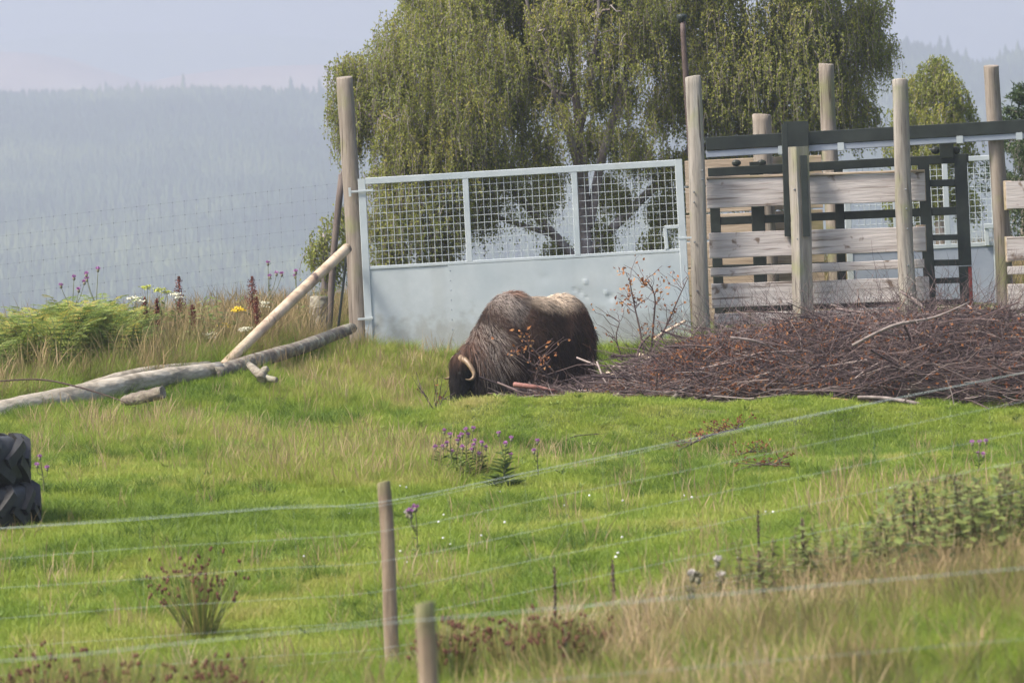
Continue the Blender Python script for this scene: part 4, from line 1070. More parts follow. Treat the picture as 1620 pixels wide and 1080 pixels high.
    lift = np.where(head > .3, .2, .32)[:, None, None]
    S = P0[:, None] + tg[:, None] * L[:, None, None] * t + N0[:, None] * (L[:, None, None] * lift * np.sin(t * 2.0) * .8) + np.array([0, 0, -1.0]) * (flank * L)[:, None, None] * .25 * t ** 2
    # colours of the coat and its painted shoulder sheen
    dark = np.array([.020, .012, .009]); brown = np.array([.044, .024, .017]); red = np.array([.14, .068, .042]); grey = np.array([.30, .255, .225]); cream = np.array([.52, .42, .32]); black = np.array([.010, .008, .008])
    c = np.tile(dark, (n, 1)); r1 = ro.random(n)
    nzv = fbm(x * 9 + 4, z * 4 + y * 5, 2)
    mixk = lambda c, col, k: c * (1 - k[:, None]) + np.array(col) * k[:, None]
    c = mixk(c, brown, np.clip((nzv - .35) * 2.2, 0, 1))
    c = mixk(c, red, np.clip((-.28 - x) / .3, 0, .55) * (r1 > .3))
    sad = np.clip(1.25 - np.sqrt(((x + .10) / .42) ** 2 + (y / .40) ** 2 + ((z - 1.29) / .23) ** 2), 0, 1) * 1.3
    c = mixk(c, cream, np.clip(sad * (.55 + .7 * nzv), 0, .95))
    hump = np.clip(1.15 - np.sqrt(((x - .5) / .20) ** 2 + (y / .5) ** 2 + ((z - 1.22) / .26) ** 2), 0, 1)
    c = mixk(c, grey, np.clip(hump * 1.0 * (r1 > .2), 0, .8))
    ht = np.clip(1.1 - np.sqrt(((x - .36) / .14) ** 2 + (y / .3) ** 2 + ((z - 1.34) / .09) ** 2), 0, 1)
    c = mixk(c, red * 1.5, np.clip(ht, 0, .7))
    sh = np.clip(1.15 - np.sqrt(((x - .80) / .20) ** 2 + ((y - .22) / .5) ** 2 + ((z - .80) / .26) ** 2), 0, 1)
    c = mixk(c, grey, np.clip(sh * 1.0 * (r1 > .4), 0, .65))  # greyish light sheen on the near shoulder, painted into the hair colour
    nk = np.clip((x - .8) / .2, 0, 1) * np.clip((z - .58) / .1, 0, 1)
    c = mixk(c, red * .8, np.clip(nk * .6, 0, .6))
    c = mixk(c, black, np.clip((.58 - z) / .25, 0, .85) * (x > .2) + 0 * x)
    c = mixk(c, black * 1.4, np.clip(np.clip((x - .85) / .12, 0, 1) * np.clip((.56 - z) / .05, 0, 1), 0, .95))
    c = np.clip(c * (.75 + .5 * ro.random(n))[:, None], 0, 1)
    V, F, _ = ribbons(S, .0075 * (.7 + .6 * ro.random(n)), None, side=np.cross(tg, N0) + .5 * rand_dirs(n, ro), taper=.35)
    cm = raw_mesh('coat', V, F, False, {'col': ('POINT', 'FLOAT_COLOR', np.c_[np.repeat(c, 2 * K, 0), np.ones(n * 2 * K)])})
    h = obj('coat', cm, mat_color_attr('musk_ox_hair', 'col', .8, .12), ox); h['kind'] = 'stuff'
    # ---- horns, boss, ears, eyes, nose, hooves
    M_horn = mat_noise('horn', [(0.3, (0.075, 0.048, 0.03)), (0.5, (0.18, 0.12, 0.068)), (0.75, (0.30, 0.215, 0.12))], scale=6, rough=.45, bump=.25, spec=.5)
    for s in (1, -1):
        hp = [(1.09, .03 * s, .585), (1.10, .10 * s, .58), (1.09, .175 * s, .56), (1.07, .25 * s, .50), (1.05, .30 * s, .42), (1.07, .315 * s, .365), (1.12, .32 * s, .345), (1.165, .315 * s, .355)]
        g_ = tube([np.array(p) for p in hp], [.055, .046, .036, .029, .024, .018, .012, .004], 12, 6, .02, 4)
        obj('horn', raw_mesh('horn', g_[0], g_[1], True), M_horn, ox)
        g_ = [np.array(p) for p in ((1.0, .13 * s, .60), (.975, .175 * s, .635), (.955, .205 * s, .645), (.94, .23 * s, .63))]
        e_ = tube(g_, [.03, .04, .03, .006], 8, 4, .05, 2)
        obj('ear', raw_mesh('ear', e_[0], e_[1], True), m, ox)
        q_ = ellipsoid((1.15, .118 * s, .42), (.02, .012, .018), 0, 10, 8)
        obj('eye', raw_mesh('eye', q_[0], q_[1], True), M_tyre, ox)
        q_ = ellipsoid((1.205, .032 * s, .13), (.016, .014, .02), 0, 8, 6)
        obj('nostril', raw_mesh('nostril', q_[0], q_[1], True), M_tyre, ox)
    for lx, ly in ((.50, .17), (.58, -.17), (-.34, .18), (-.26, -.18)):
        g_ = tube([np.array([lx, ly, .09]), np.array([lx + .02, ly, .04]), np.array([lx + .03, ly, -.01])], [.062, .074, .08], 10, 2)
        obj('hoof', raw_mesh('hoof', g_[0], g_[1], True), M_tyre, ox)
    return ox
oxb = W(815, 640, 60.0)
fd = np.array([math.cos(R(205)), math.sin(R(205))])
oxb = np.array([oxb[0] - fd[0] * .40, oxb[1] - fd[1] * .40, 0.0]); oxb[2] = gz(oxb[0], oxb[1]) 
oxb[2] = W(815, 640.5, 60.0)[2]
build_ox(oxb, R(205))
# ================================================================== BRUSHWOOD PILE
rb = np.random.default_rng(41)
M_twig = mat_leaf('dead_twigs', [(0, (0.032, 0.023, 0.024)), (0.45, (0.088, 0.060, 0.058)), (0.8, (0.165, 0.122, 0.112)), (1, (0.33, 0.27, 0.24))], trans=0, rough=.85)
M_dead = mat_leaf('dead_leaves', [(0, (0.10, 0.03, 0.018)), (0.4, (0.24, 0.09, 0.035)), (0.75, (0.36, 0.16, 0.06)), (1, (0.50, 0.28, 0.12))], trans=.3, rough=.7)
TOPY = [(815, 630), (860, 622), (940, 610), (1000, 590), (1050, 568), (1120, 545), (1200, 520), (1290, 508), (1400, 500), (1500, 494), (1570, 500), (1620, 512), (1720, 520), (1800, 560)]
def pile_top(px): return np.interp(px, [p[0] for p in TOPY], [p[1] for p in TOPY])
def pile_points(n, lo=0.0, hi=1.0, x0=825, x1=1780, shell=.5):
    px = x0 + (x1 - x0) * rb.random(n)
    u = rb.random(n)                                   # depth across the pile
    wdt = np.interp(px, [815, 1000, 1150, 1800], [1.0, 2.6, 4.0, 4.9])
    dn = np.interp(px, [815, 950, 1150, 1800], [58.5, 57.6, 56.7, 55.7])
    d = dn + wdt * u
    base = W(px.mean(), 640, 59.0)
    x = (px - 810) * d / FPX * CX[0] ; 
    P = np.array([W(a, 600, b) for a, b in zip(px, d)])
    g_ = gz(P[:, 0], P[:, 1])
    ztop = np.array([W(a, pile_top(a), b)[2] for a, b in zip(px, d)])
    prof = np.clip(1.25 * np.sin(np.clip(u * 1.25 + .1, 0, 1) * math.pi * .62), 0, 1)
    h = np.maximum((ztop - g_) * prof * (.72 + .5 * fbm(P[:, 0] * 1.5, P[:, 1] * 1.5, 3)), .08)
    v = lo + (hi - lo) * rb.random(n) ** shell
    P[:, 2] = g_ + h * v
    return P, px, v
def curved(P, ln, el, K=6, wig=.08, az=None):
    n = len(P)
    a = rb.random(n) * 6.283 if az is None else az
    e = el * rb.normal(size=n)
    d = np.stack([np.cos(a) * np.cos(e), np.sin(a) * np.cos(e) * .6, np.sin(e)], 1)
    b = rand_dirs(n, rb) * (ln * .28)[:, None]
    t = np.linspace(-.5, .5, K)[None, :, None]
    return P[:, None] + d[:, None] * ln[:, None, None] * t + b[:, None] * (t ** 2 - .1) * 1.6 + rb.normal(size=(n, K, 3)) * (wig * ln / 8)[:, None, None]
pile = thing('brushwood_pile', GD(1300, 59.5), 'broad heap of dead twigs and brown leaves heaped behind the grassy mound', 'brushwood')
n1 = 15000
P, px, v = pile_points(n1, 0, 1.0, shell=.6); ln = (.35 + 1.1 * rb.random(n1) ** 1.6) * np.interp(px, [820, 960, 1060], [.6, .7, 1.0])
r_ = (.0022 + .0035 * rb.random(n1) ** 2)[:, None] * np.linspace(1.3, .5, 6)[None]
part('twigs', twigs(curved(P, ln, .22), r_, 3, np.clip(.40 + .30 * rb.normal(size=n1), 0, 1)), M_twig, pile)['kind'] = 'stuff'
n2 = 800
P, px, v = pile_points(n2, .1, 1.0); ln = .8 + 1.5 * rb.random(n2)
r_ = (.0045 + .008 * rb.random(n2) ** 2)[:, None] * np.linspace(1.3, .4, 6)[None]
part('sticks', twigs(curved(P, ln, .14), r_, 5, np.clip(.5 + .25 * rb.normal(size=n2), 0, 1)), M_twig, pile)['kind'] = 'stuff'
n3 = 3400                                              # twig ends standing proud of the heap
P, px, v = pile_points(n3, .8, 1.02); ln = .15 + .85 * rb.random(n3) ** 2.2
ln = ln * np.interp(px, [820, 960, 1060], [.3, .4, 1.0])
az = rb.random(n3) * 6.283; e = .25 + .9 * rb.random(n3)
dv = np.stack([np.cos(az) * np.cos(e), np.sin(az) * np.cos(e), np.sin(e)], 1)
t = np.linspace(0, 1, 6)[None, :, None]
S = P[:, None] + dv[:, None] * ln[:, None, None] * t + rb.normal(size=(n3, 6, 3)) * (.03 * ln)[:, None, None]
part('twig_ends', twigs(S, np.linspace(.0032, .0012, 6)[None], 3, np.clip(.45 + .2 * rb.normal(size=n3), 0, 1)), M_twig, pile)['kind'] = 'stuff'
lp, lpx, lvv = pile_points(27000, .35, 1.05, shell=.5)
dens = np.interp(lpx, [825, 900, 1000, 1150, 1280, 1400, 1700], [.35, .6, 1.0, .9, .4, .18, .2])
k = rb.random(len(lp)) < dens
lp = lp[k]; nl_ = len(lp)
part('dead_leaves', leaves(lp, rand_dirs(nl_, rb), rand_dirs(nl_, rb), .052 * (.6 + .8 * rb.random(nl_)), .032, np.clip(.42 + .24 * rb.normal(size=nl_), 0, 1), fold=.3), M_dead, pile)['kind'] = 'stuff'

# ---- single branches that can be picked out on the heap
M_bpale = mat_noise('peeled_branch', [(0.3, (0.42, 0.30, 0.19)), (0.6, (0.62, 0.50, 0.36)), (0.8, (0.70, 0.60, 0.46))], scale=9, rough=.7, bump=.2)
M_bgrey = mat_noise('grey_branch', [(0.3, (0.10, 0.08, 0.072)), (0.55, (0.20, 0.165, 0.15)), (0.8, (0.32, 0.28, 0.25))], scale=9, rough=.85, bump=.4)
M_borange = mat_noise('orange_branch', [(0.3, (0.13, 0.06, 0.04)), (0.55, (0.30, 0.15, 0.085)), (0.8, (0.48, 0.30, 0.20))], scale=7, rough=.8, bump=.3)
M_bred = mat_noise('red_branch', [(0.3, (0.10, 0.045, 0.038)), (0.5, (0.19, 0.085, 0.07)), (0.75, (0.30, 0.16, 0.13))], scale=12, rough=.8, bump=.5)
M_bdark = mat_noise('dark_branch', [(0.3, (0.03, 0.02, 0.018)), (0.7, (0.10, 0.065, 0.055))], scale=9, rough=.85, bump=.3)
def branch(label, pts, rpx, mat, sub=0, seed=1, name='branch', group=None):
    P = [W(*p) for p in pts]; d = pts[0][2]
    rr = [q * d / FPX for q in rpx]
    g_ = tube(P, rr, 8, 5, .08, seed)
    r0 = np.random.default_rng(seed)
    if sub:
        C = catmull(P, 5); tw = []
        for i in range(sub):
            j = r0.integers(1, len(C)); dv = rand_dirs(1, r0)[0]; dv[2] = abs(dv[2]); L = .12 + .3 * r0.random()
            tw.append(C[j] + dv * L * np.linspace(0, 1, 5)[:, None] + r0.normal(size=(5, 3)) * .01)
        g2_ = twigs(np.array(tw), np.linspace(min(rr) * .7, .002, 5)[None], 4)
        b = thing(name, P[0], label, 'branch', group)
        part('stem', g_, mat, b, True); part('side_twigs', g2_, mat, b)['kind'] = 'stuff'
        return b
    return single(name, P[0], g_, mat, label, 'branch', group, True)
branch('pale peeled stick slanting up beside the foot of the gatepost at the pen', [(1036, 535, 60.6), (1060, 521, 60.9), (1084, 508, 61.2)], (2.6, 2.8, 2.4), M_bpale)
branch('short cream peeled branch lying behind the leafy end of the brushwood', [(1008, 560, 59.8), (1026, 566, 59.7), (1047, 571, 59.6)], (3.2, 3.4, 2.8), M_bpale, seed=2)
branch('small cream stick near the musk ox hindquarters', [(960, 589, 58.9), (972, 594, 58.8), (984, 601, 58.7)], (2.2, 2.2, 1.8), M_bpale, seed=3)
branch('thick red barked branch end beside the musk ox chest', [(813, 608, 58.6), (828, 610, 58.55), (846, 612, 58.5), (880, 618, 58.5)], (4.0, 4.2, 3.4, 2), M_bred, seed=4)
branch('forked silver grey branch at the front of the brushwood', [(1052, 640, 56.8), (1066, 629, 56.9), (1078, 619, 57.0), (1096, 611, 57.2), (1125, 607, 57.4)], (2.6, 3.4, 3.2, 2.4, 1.8), M_bgrey, 4, 5)
branch('grey limb climbing towards the square post', [(1118, 583, 58.9), (1150, 568, 59.1), (1174, 556, 59.3), (1204, 530, 59.8)], (3.6, 4.2, 4.2, 2.4), M_bgrey, 5, 6)
branch('long orange brown bough lying across the top of the brushwood', [(1362, 569, 57.4), (1420, 561, 57.5), (1475, 551, 57.6), (1540, 540, 57.7), (1605, 527, 57.9), (1690, 500, 58.1)], (2.5, 3.6, 4.6, 4.4, 4.2, 3), M_borange, 8, 7)
branch('cut orange branch lying at the foot of the brushwood', [(1282, 633, 56.3), (1312, 631, 56.3), (1347, 634, 56.3)], (2.5, 2.8, 2.6), M_borange, seed=8)
branch('pale bowed branch along the foot of the brushwood', [(1356, 628, 56.2), (1395, 629, 56.15), (1440, 636, 56.0), (1490, 647, 55.9), (1530, 651, 55.8)], (2.4, 2.8, 3.2, 3.4, 3.4), M_bgrey, 3, 9)
branch('long thin wavy branch across the face of the brushwood', [(1300, 616, 56.5), (1345, 609, 56.5), (1400, 611, 56.5), (1440, 616, 56.4), (1512, 610, 56.4)], (1.4, 1.8, 1.8, 1.6, 1.2), M_bgrey, 3, 10)
branch('pale broken limb sticking up before the tall round post', [(1425, 461, 60.6), (1446, 474, 60.5), (1460, 489, 60.4), (1452, 506, 60.4), (1425, 520, 60.3)], (2.4, 3.2, 3.2, 2.6, 2), M_bgrey, 3, 11)
branch('brown limb slanting down the face of the brushwood', [(1464, 552, 57.6), (1482, 578, 57.0), (1502, 608, 56.4)], (2, 2.6, 2.4), M_borange, 2, 12)
branch('dark crooked branch in the hollow by the galvanised gate', [(1028, 530, 59.9), (1014, 545, 59.7), (1008, 562, 59.4), (1000, 585, 59.2)], (1.4, 2.2, 2.2, 1.6), M_bdark, 2, 13)
branch('black hooked branch rising at the far end of the brushwood', [(1590, 520, 58.8), (1605, 512, 58.8), (1622, 500, 58.8)], (2.5, 3, 2), M_bdark, 2, 14)

# more loose boughs lying over the heap, each a thing of its own
GB = 'boughs lying over the brushwood'
for i in range(26):
    px_ = 960 + 700 * rb.random(); dn_ = np.interp(px_, [900, 1150, 1800], [58.0, 56.9, 55.9]); d_ = dn_ + 3.2 * rb.random()
    u_ = (d_ - dn_) / 3.4; y_ = pile_top(px_) + 14 + 110 * max(0, 1 - u_ * 1.1) * rb.random()
    L_ = 35 + 70 * rb.random(); s_ = rb.normal() * .28; b_ = 6 * rb.normal()
    r_ = 1.3 + 1.7 * rb.random() ** 2
    branch('bare crooked bough lying among the twigs of the brushwood', [(px_ - L_, y_ - s_ * L_, d_), (px_ - L_ * .3, y_ - s_ * L_ * .3 + b_, d_), (px_ + L_ * .4, y_ + s_ * L_ * .4 - b_ * .5, d_ + .1), (px_ + L_, y_ + s_ * L_, d_ + .15)], (r_, r_ * 1.1, r_ * .8, r_ * .4), (M_bgrey, M_bdark, M_borange, M_bgrey)[i % 4], 5, 300 + i, group=GB)
# ---- dead leafy saplings standing in the heap
def sapling(label, pts, rpx, seed, nl=60, sub=14, up=.55, tints=.6, top=True, leaf=.05):
    P = [W(*p) for p in pts]; d = pts[0][2]; r0 = np.random.default_rng(seed)
    s = thing('dead_sapling', P[0], label, 'sapling')
    part('stem', tube(P, [q * d / FPX for q in rpx], 6, 5, .06, seed), M_bdark, s, True)
    C = catmull(P, 6); tw = []; lc = []
    for i in range(sub):
        j = r0.integers(len(C) // 4, len(C)); a = r0.random() * 6.283; L = .15 + .35 * r0.random()
        dv = np.array([math.cos(a) * .7, math.sin(a) * .4, up])
        q = C[j] + dv * L * np.linspace(0, 1, 5)[:, None] + r0.normal(size=(5, 3)) * .012
        tw.append(q); lc.append(q[2:])
    part('side_twigs', twigs(np.array(tw), np.linspace(.005, .002, 5)[None], 4, np.full(sub, .45)), M_twig, s)['kind'] = 'stuff'
    lc = np.vstack(lc + [C[-6:], C[-6:]]) if top else np.vstack(lc)
    lc = lc[r0.integers(0, len(lc), nl)] + r0.normal(size=(nl, 3)) * .03
    part('leaves', leaves(lc, rand_dirs(nl, r0), rand_dirs(nl, r0), leaf * (.6 + .7 * r0.random(nl)), leaf * .65, np.clip(tints + .2 * r0.normal(size=nl), 0, 1), fold=.3), M_dead, s)['kind'] = 'stuff'
sapling('dead sapling with a tuft of orange leaves against the gate sheet', [(1020, 566, 59.9), (1012, 520, 60), (1003, 480, 60), (995, 438, 60)], (1.8, 1.5, 1.2, .8), 1, 90, 12)
sapling('dead sapling arching over with few leaves against the gate sheet', [(1030, 560, 60.1), (1034, 510, 60.1), (1036, 470, 60.1), (1026, 448, 60.1), (1018, 445, 60.1)], (1.8, 1.6, 1.3, 1, .7), 2, 45, 10)
sapling('slanting dead sapling reaching towards the pen post', [(1030, 560, 60.2), (1052, 520, 60.3), (1072, 475, 60.4), (1088, 440, 60.5)], (1.6, 1.3, 1, .6), 3, 40, 12, top=False)
sapling('bare twiggy sapling between the musk ox and the gate sheet', [(985, 570, 60), (975, 535, 60), (980, 510, 60)], (1.4, 1.1, .7), 4, 14, 10, top=False)
sapling('thin leafy branch crossing the musk ox flank', [(880, 592, 58.7), (858, 568, 58.7), (838, 545, 58.7), (826, 526, 58.7)], (1.8, 1.4, 1.1, .6), 5, 16, 9, .5, .8, leaf=.055)
sapling('low leafy branch spreading before the musk ox chest', [(872, 598, 58.6), (848, 580, 58.5), (822, 562, 58.5), (806, 556, 58.5)], (1.6, 1.3, 1, .6), 6, 22, 9, .45, .6)
sapling('leafy twig leaning before the musk ox shoulder', [(845, 605, 58.6), (852, 580, 58.6), (860, 562, 58.6)], (1.2, 1, .6), 7, 16, 6, .5, .6)
# bare bush beside the muzzle
def bare_bush(label, base, h, n, seed, spread=.5, mat=M_bdark, leaf=0, tint=.3, name='twiggy_bush', flat=.0):
    r0 = np.random.default_rng(seed)
    s = thing(name, base, label, 'bush')
    a = r0.random(n) * 6.283; L = h * (.5 + .6 * r0.random(n)); t = np.linspace(0, 1, 6)[None, :, None]
    dv = np.stack([np.cos(a) * spread, np.sin(a) * spread, np.full(n, 1 - flat)], 1)
    S = base + dv[:, None] * L[:, None, None] * t + r0.normal(size=(n, 6, 3)) * .015 * t
    side = S[:, r0.integers(2, 5)][:, None] + (dv + r0.normal(size=(n, 3)) * .5)[:, None] * (L * .4)[:, None, None] * t
    part('stems', twigs(np.vstack([S, side]), np.linspace(.005, .002, 6)[None], 4, np.full(2 * n, .25)), M_twig, s)['kind'] = 'stuff'
    if leaf:
        lc = np.vstack([S[:, 2:].reshape(-1, 3), side[:, 2:].reshape(-1, 3)]); lc = lc[r0.integers(0, len(lc), leaf)]
        part('leaves', leaves(lc, rand_dirs(leaf, r0), rand_dirs(leaf, r0), .05, .03, np.clip(tint + .15 * r0.normal(size=leaf), 0, 1), fold=.3), M_dead, s)['kind'] = 'stuff'
    return s
bare_bush('small bare twiggy bush beside the musk ox muzzle', G(690, 652) + np.array([0, 0, -.02]), .42, 9, 3, .6, leaf=10)
# fallen leafy branches in the paddock
def fallen(label, p0, p1, seed, n=16, leafn=70, tint=.25):
    a, b = G(*p0), G(*p1); r0 = np.random.default_rng(seed)
    m = (a + b) / 2 + np.array([0, 0, .10])
    s = thing('fallen_branch', a, label, 'branch')
    part('stem', tube([a + np.array([0, 0, .03]), m, b + np.array([0, 0, .08])], [.014, .011, .005], 6, 6, .1, seed), M_bdark, s, True)
    C = catmull([a + np.array([0, 0, .03]), m, b + np.array([0, 0, .08])], 8); tw = []
    for i in range(n):
        j = r0.integers(3, len(C)); dv = rand_dirs(1, r0)[0] * np.array([1, .6, .7]); dv[2] = abs(dv[2]) * .8
        tw.append(C[j] + dv * (.12 + .2 * r0.random()) * np.linspace(0, 1, 5)[:, None])
    part('side_twigs', twigs(np.array(tw), np.linspace(.005, .002, 5)[None], 4, np.full(n, .4)), M_twig, s)['kind'] = 'stuff'
    lc = np.vstack([q[2:] for q in tw]); lc = lc[r0.integers(0, len(lc), leafn)] + r0.normal(size=(leafn, 3)) * .02
    part('leaves', leaves(lc, rand_dirs(leafn, r0), rand_dirs(leafn, r0), .04, .026, np.clip(tint + .15 * r0.normal(size=leafn), 0, 1), fold=.3), M_dead, s)['kind'] = 'stuff'
fallen('fallen branch with dark red leaves on the front of the mound', (1066, 722), (1175, 690), 1, 22, 120)
fallen('small fallen red leaved twig below the mound', (1150, 755), (1250, 752), 2, 12, 50)
fallen('fallen twig with red leaves lying just under the mound', (1150, 735), (1215, 728), 3, 12, 60)
def bent_twig(label, pts, r, seed):
    single('fallen_twig', pts[0], tube(pts, r, 6, 6, .05, seed), M_bdark, label, 'twig', None, True)
def lift(p, h): q = G(*p); q[2] += h; return q
bent_twig('arched bare twig springing over the long log', [W(-20, 604, 54.6), W(60, 600, 54.6), W(120, 611, 54.5), W(170, 626, 54.4), W(208, 640, 54.3)], [.008, .010, .010, .008, .004], 3)
bent_twig('bent grey twig lying in the grass behind the fence post', [lift((628, 935), .02), lift((660, 921), .05), lift((690, 924), .05), lift((722, 934), .02)], [.008, .009, .008, .004], 4)
bent_twig('short dark twig standing in the grass below the logs', [lift((523, 690), .0), lift((530, 682), .03), W(538, 674, 55)], [.008, .007, .004], 5)
bent_twig('long bare twig lying on the grass below the mound', [lift((885, 708), .03), lift((910, 700), .06), lift((960, 690), .03)], [.008, .008, .004], 6)

# ================================================================== HERBS
M_stem = mat_noise('herb_stem', [(0.3, (0.07, 0.09, 0.03)), (0.7, (0.16, 0.16, 0.06))], scale=12, rough=.7, bump=0)
M_herb = mat_leaf('herb_leaves', [(0, (0.04, 0.065, 0.02)), (0.5, (0.10, 0.15, 0.036)), (1, (0.21, 0.25, 0.06))], trans=.35, rough=.6)
M_fern = mat_leaf('bracken_fronds', [(0, (0.06, 0.10, 0.028)), (0.45, (0.15, 0.215, 0.05)), (0.8, (0.28, 0.32, 0.07)), (1, (0.44, 0.30, 0.08))], trans=.4, rough=.55)
M_purple = mat_noise('thistle_flower', [(0.3, (0.30, 0.09, 0.30)), (0.7, (0.52, 0.24, 0.50))], scale=40, rough=.8, bump=0)
M_bract = mat_noise('thistle_bract', [(0.3, (0.10, 0.10, 0.06)), (0.7, (0.22, 0.20, 0.14))], scale=40, rough=.8, bump=0)
M_down = mat_noise('thistle_down', [(0.3, (0.45, 0.40, 0.38)), (0.7, (0.62, 0.58, 0.56))], scale=40, rough=.95, bump=0)
M_yellow = mat_noise('ragwort_flower', [(0.3, (0.62, 0.42, 0.015)), (0.7, (0.78, 0.58, 0.03))], scale=40, rough=.7, bump=0)
M_ygreen = mat_noise('umbel_green', [(0.3, (0.30, 0.34, 0.05)), (0.7, (0.44, 0.46, 0.09))], scale=40, rough=.7, bump=0)
M_cream = mat_noise('umbel_cream', [(0.3, (0.55, 0.54, 0.40)), (0.7, (0.72, 0.70, 0.56))], scale=40, rough=.8, bump=0)
M_dock = mat_leaf('dock_seed', [(0, (0.055, 0.018, 0.014)), (0.5, (0.13, 0.035, 0.025)), (1, (0.26, 0.085, 0.05))], trans=.15, rough=.8)
M_rush = mat_leaf('rush_stems', [(0, (0.07, 0.10, 0.028)), (0.5, (0.17, 0.20, 0.05)), (1, (0.36, 0.28, 0.11))], trans=.2, rough=.5)
M_rushhead = mat_noise('rush_heads', [(0.3, (0.055, 0.02, 0.014)), (0.7, (0.15, 0.065, 0.04))], scale=60, rough=.85, bump=0)
rh = np.random.default_rng(99)
def top_of(base, px, py):
    d = PX(base)[2]; return W(px, py, d)
def thistle(label, base, top, nh=3, flower='purple', seed=1, group=None, leafn=26, bushy=.10, hs=.022):
    r0 = np.random.default_rng(seed); s = thing('thistle', base, label, 'thistle', group)
    v = top - base; H = np.linalg.norm(v)
    main = [base - np.array([0, 0, .03]), base + v * .5 + np.array([r0.normal() * .02, 0, 0]), top]
    C = catmull(main, 8); part('stem', tube(main, [.007, .006, .004], 6, 6), M_stem, s, True)
    tips = [top]
    for k in range(nh - 1):
        j = r0.integers(6, 12); a = r0.random() * 6.283; L = H * (.16 + .18 * r0.random())
        e = C[j] + np.array([math.cos(a) * L * .7, math.sin(a) * L * .4, L])
        part('side_stem', tube([C[j], (C[j] + e) / 2 + np.array([math.cos(a) * .02, 0, -.02]), e], [.004, .0035, .003], 5, 3), M_stem, s, True); tips.append(e)
    for e in tips:
        hd = part('flower_head', blob(e, hs * .62, hs * .62, hs * .75, 8, 5, .15, seed), M_bract, s, True)
        up = rand_dirs(36, r0); up[:, 2] = np.abs(up[:, 2]) + .5
        q = e + np.array([0, 0, hs * .35]) + up * hs * .75
        kind = flower if not isinstance(flower, (list, tuple)) else flower[int(r0.integers(len(flower)))]
        part('florets', leaves(q, up, rand_dirs(36, r0), hs * 1.1, hs * .4), {'purple': M_purple, 'down': M_down, 'brown': M_bract}[kind], hd)
    n = leafn; j = (r0.random(n) ** 1.3 * 11).astype(int) + 1; a = r0.random(n) * 6.283
    ll = bushy * (1.2 - j / 14)
    ax = np.stack([np.cos(a), np.sin(a), .35 + 0 * a], 1)
    part('leaves', leaves(C[j] + ax * (ll * .5)[:, None], ax, np.stack([-np.cos(a) * .4, -np.sin(a) * .4, 1 + 0 * a], 1) + .4 * r0.normal(size=(n, 3)), ll, ll * .3, np.clip(.42 + .2 * r0.normal(size=n), 0, 1), fold=.3), M_herb, s)['kind'] = 'stuff'
    return s
GT = 'purple thistles in the paddock'
for i, (bx, by, tx, ty, nh) in enumerate(((700, 750, 703, 684, 3), (715, 755, 712, 690, 2), (738, 758, 737, 682, 4), (722, 760, 724, 700, 2), (752, 757, 751, 700, 3), (727, 752, 727, 694, 2), (768, 755, 762, 703, 3))):
    b = G(bx, by); thistle('purple thistle in the cluster at the foot of the mound', b, top_of(b, tx, ty), nh, 'purple', 10 + i, GT, 30, .13)
b = G(795, 775); thistle('taller purple thistle with dark basal leaves beside the cluster', b, top_of(b, 789, 688), 4, 'purple', 30, None, 60, .20)
b = G(853, 760); thistle('thin faded thistle standing alone below the mound', b, top_of(b, 850, 700), 2, 'purple', 31, None, 14, .07)
b = G(655, 900); thistle('brown seeding thistle just behind the slim fence post', b, top_of(b, 657, 806), 5, ('down', 'brown', 'purple'), 32, None, 22, .08, .026)
b = G(70, 785); thistle('spindly thistle growing beside the tractor tyres', b, top_of(b, 63, 725), 3, 'purple', 33, None, 12, .06)
b = G(1548, 752); thistle('pink thistle growing behind the nettle bed', b, top_of(b, 1550, 702), 5, 'purple', 34, None, 20, .08)
b = GD(1092, 29.5); thistle('dead thistle with a dark head among the brown grass', b, top_of(b, 1095, 915), 3, ('down', 'brown'), 35, None, 10, .06, .03)
b = GD(1136, 29.6); thistle('tall thistle with a pale downy head by the brown grass', b, top_of(b, 1135, 892), 2, 'down', 36, None, 10, .06, .03)
b = GD(1295, 28.6); thistle('low thistle with pale down deep in the brown grass', b, top_of(b, 1294, 972), 1, 'down', 37, None, 10, .06, .026)
for i, (bx, tx, ty, d_) in enumerate(((155, 155, 428, 62), (118, 117, 441, 62.5), (425, 424, 418, 66), (470, 468, 432, 66.5))):
    b = GD(bx, d_); thistle(('tall purple thistle rising above the bracken', 'shorter purple thistle amid the bracken', 'purple thistle against the haze near the brace pole', 'faint purple thistle behind the brace pole')[i], b, top_of(b, tx, ty), 4, 'purple', 40 + i, None, 26, .12, .03)

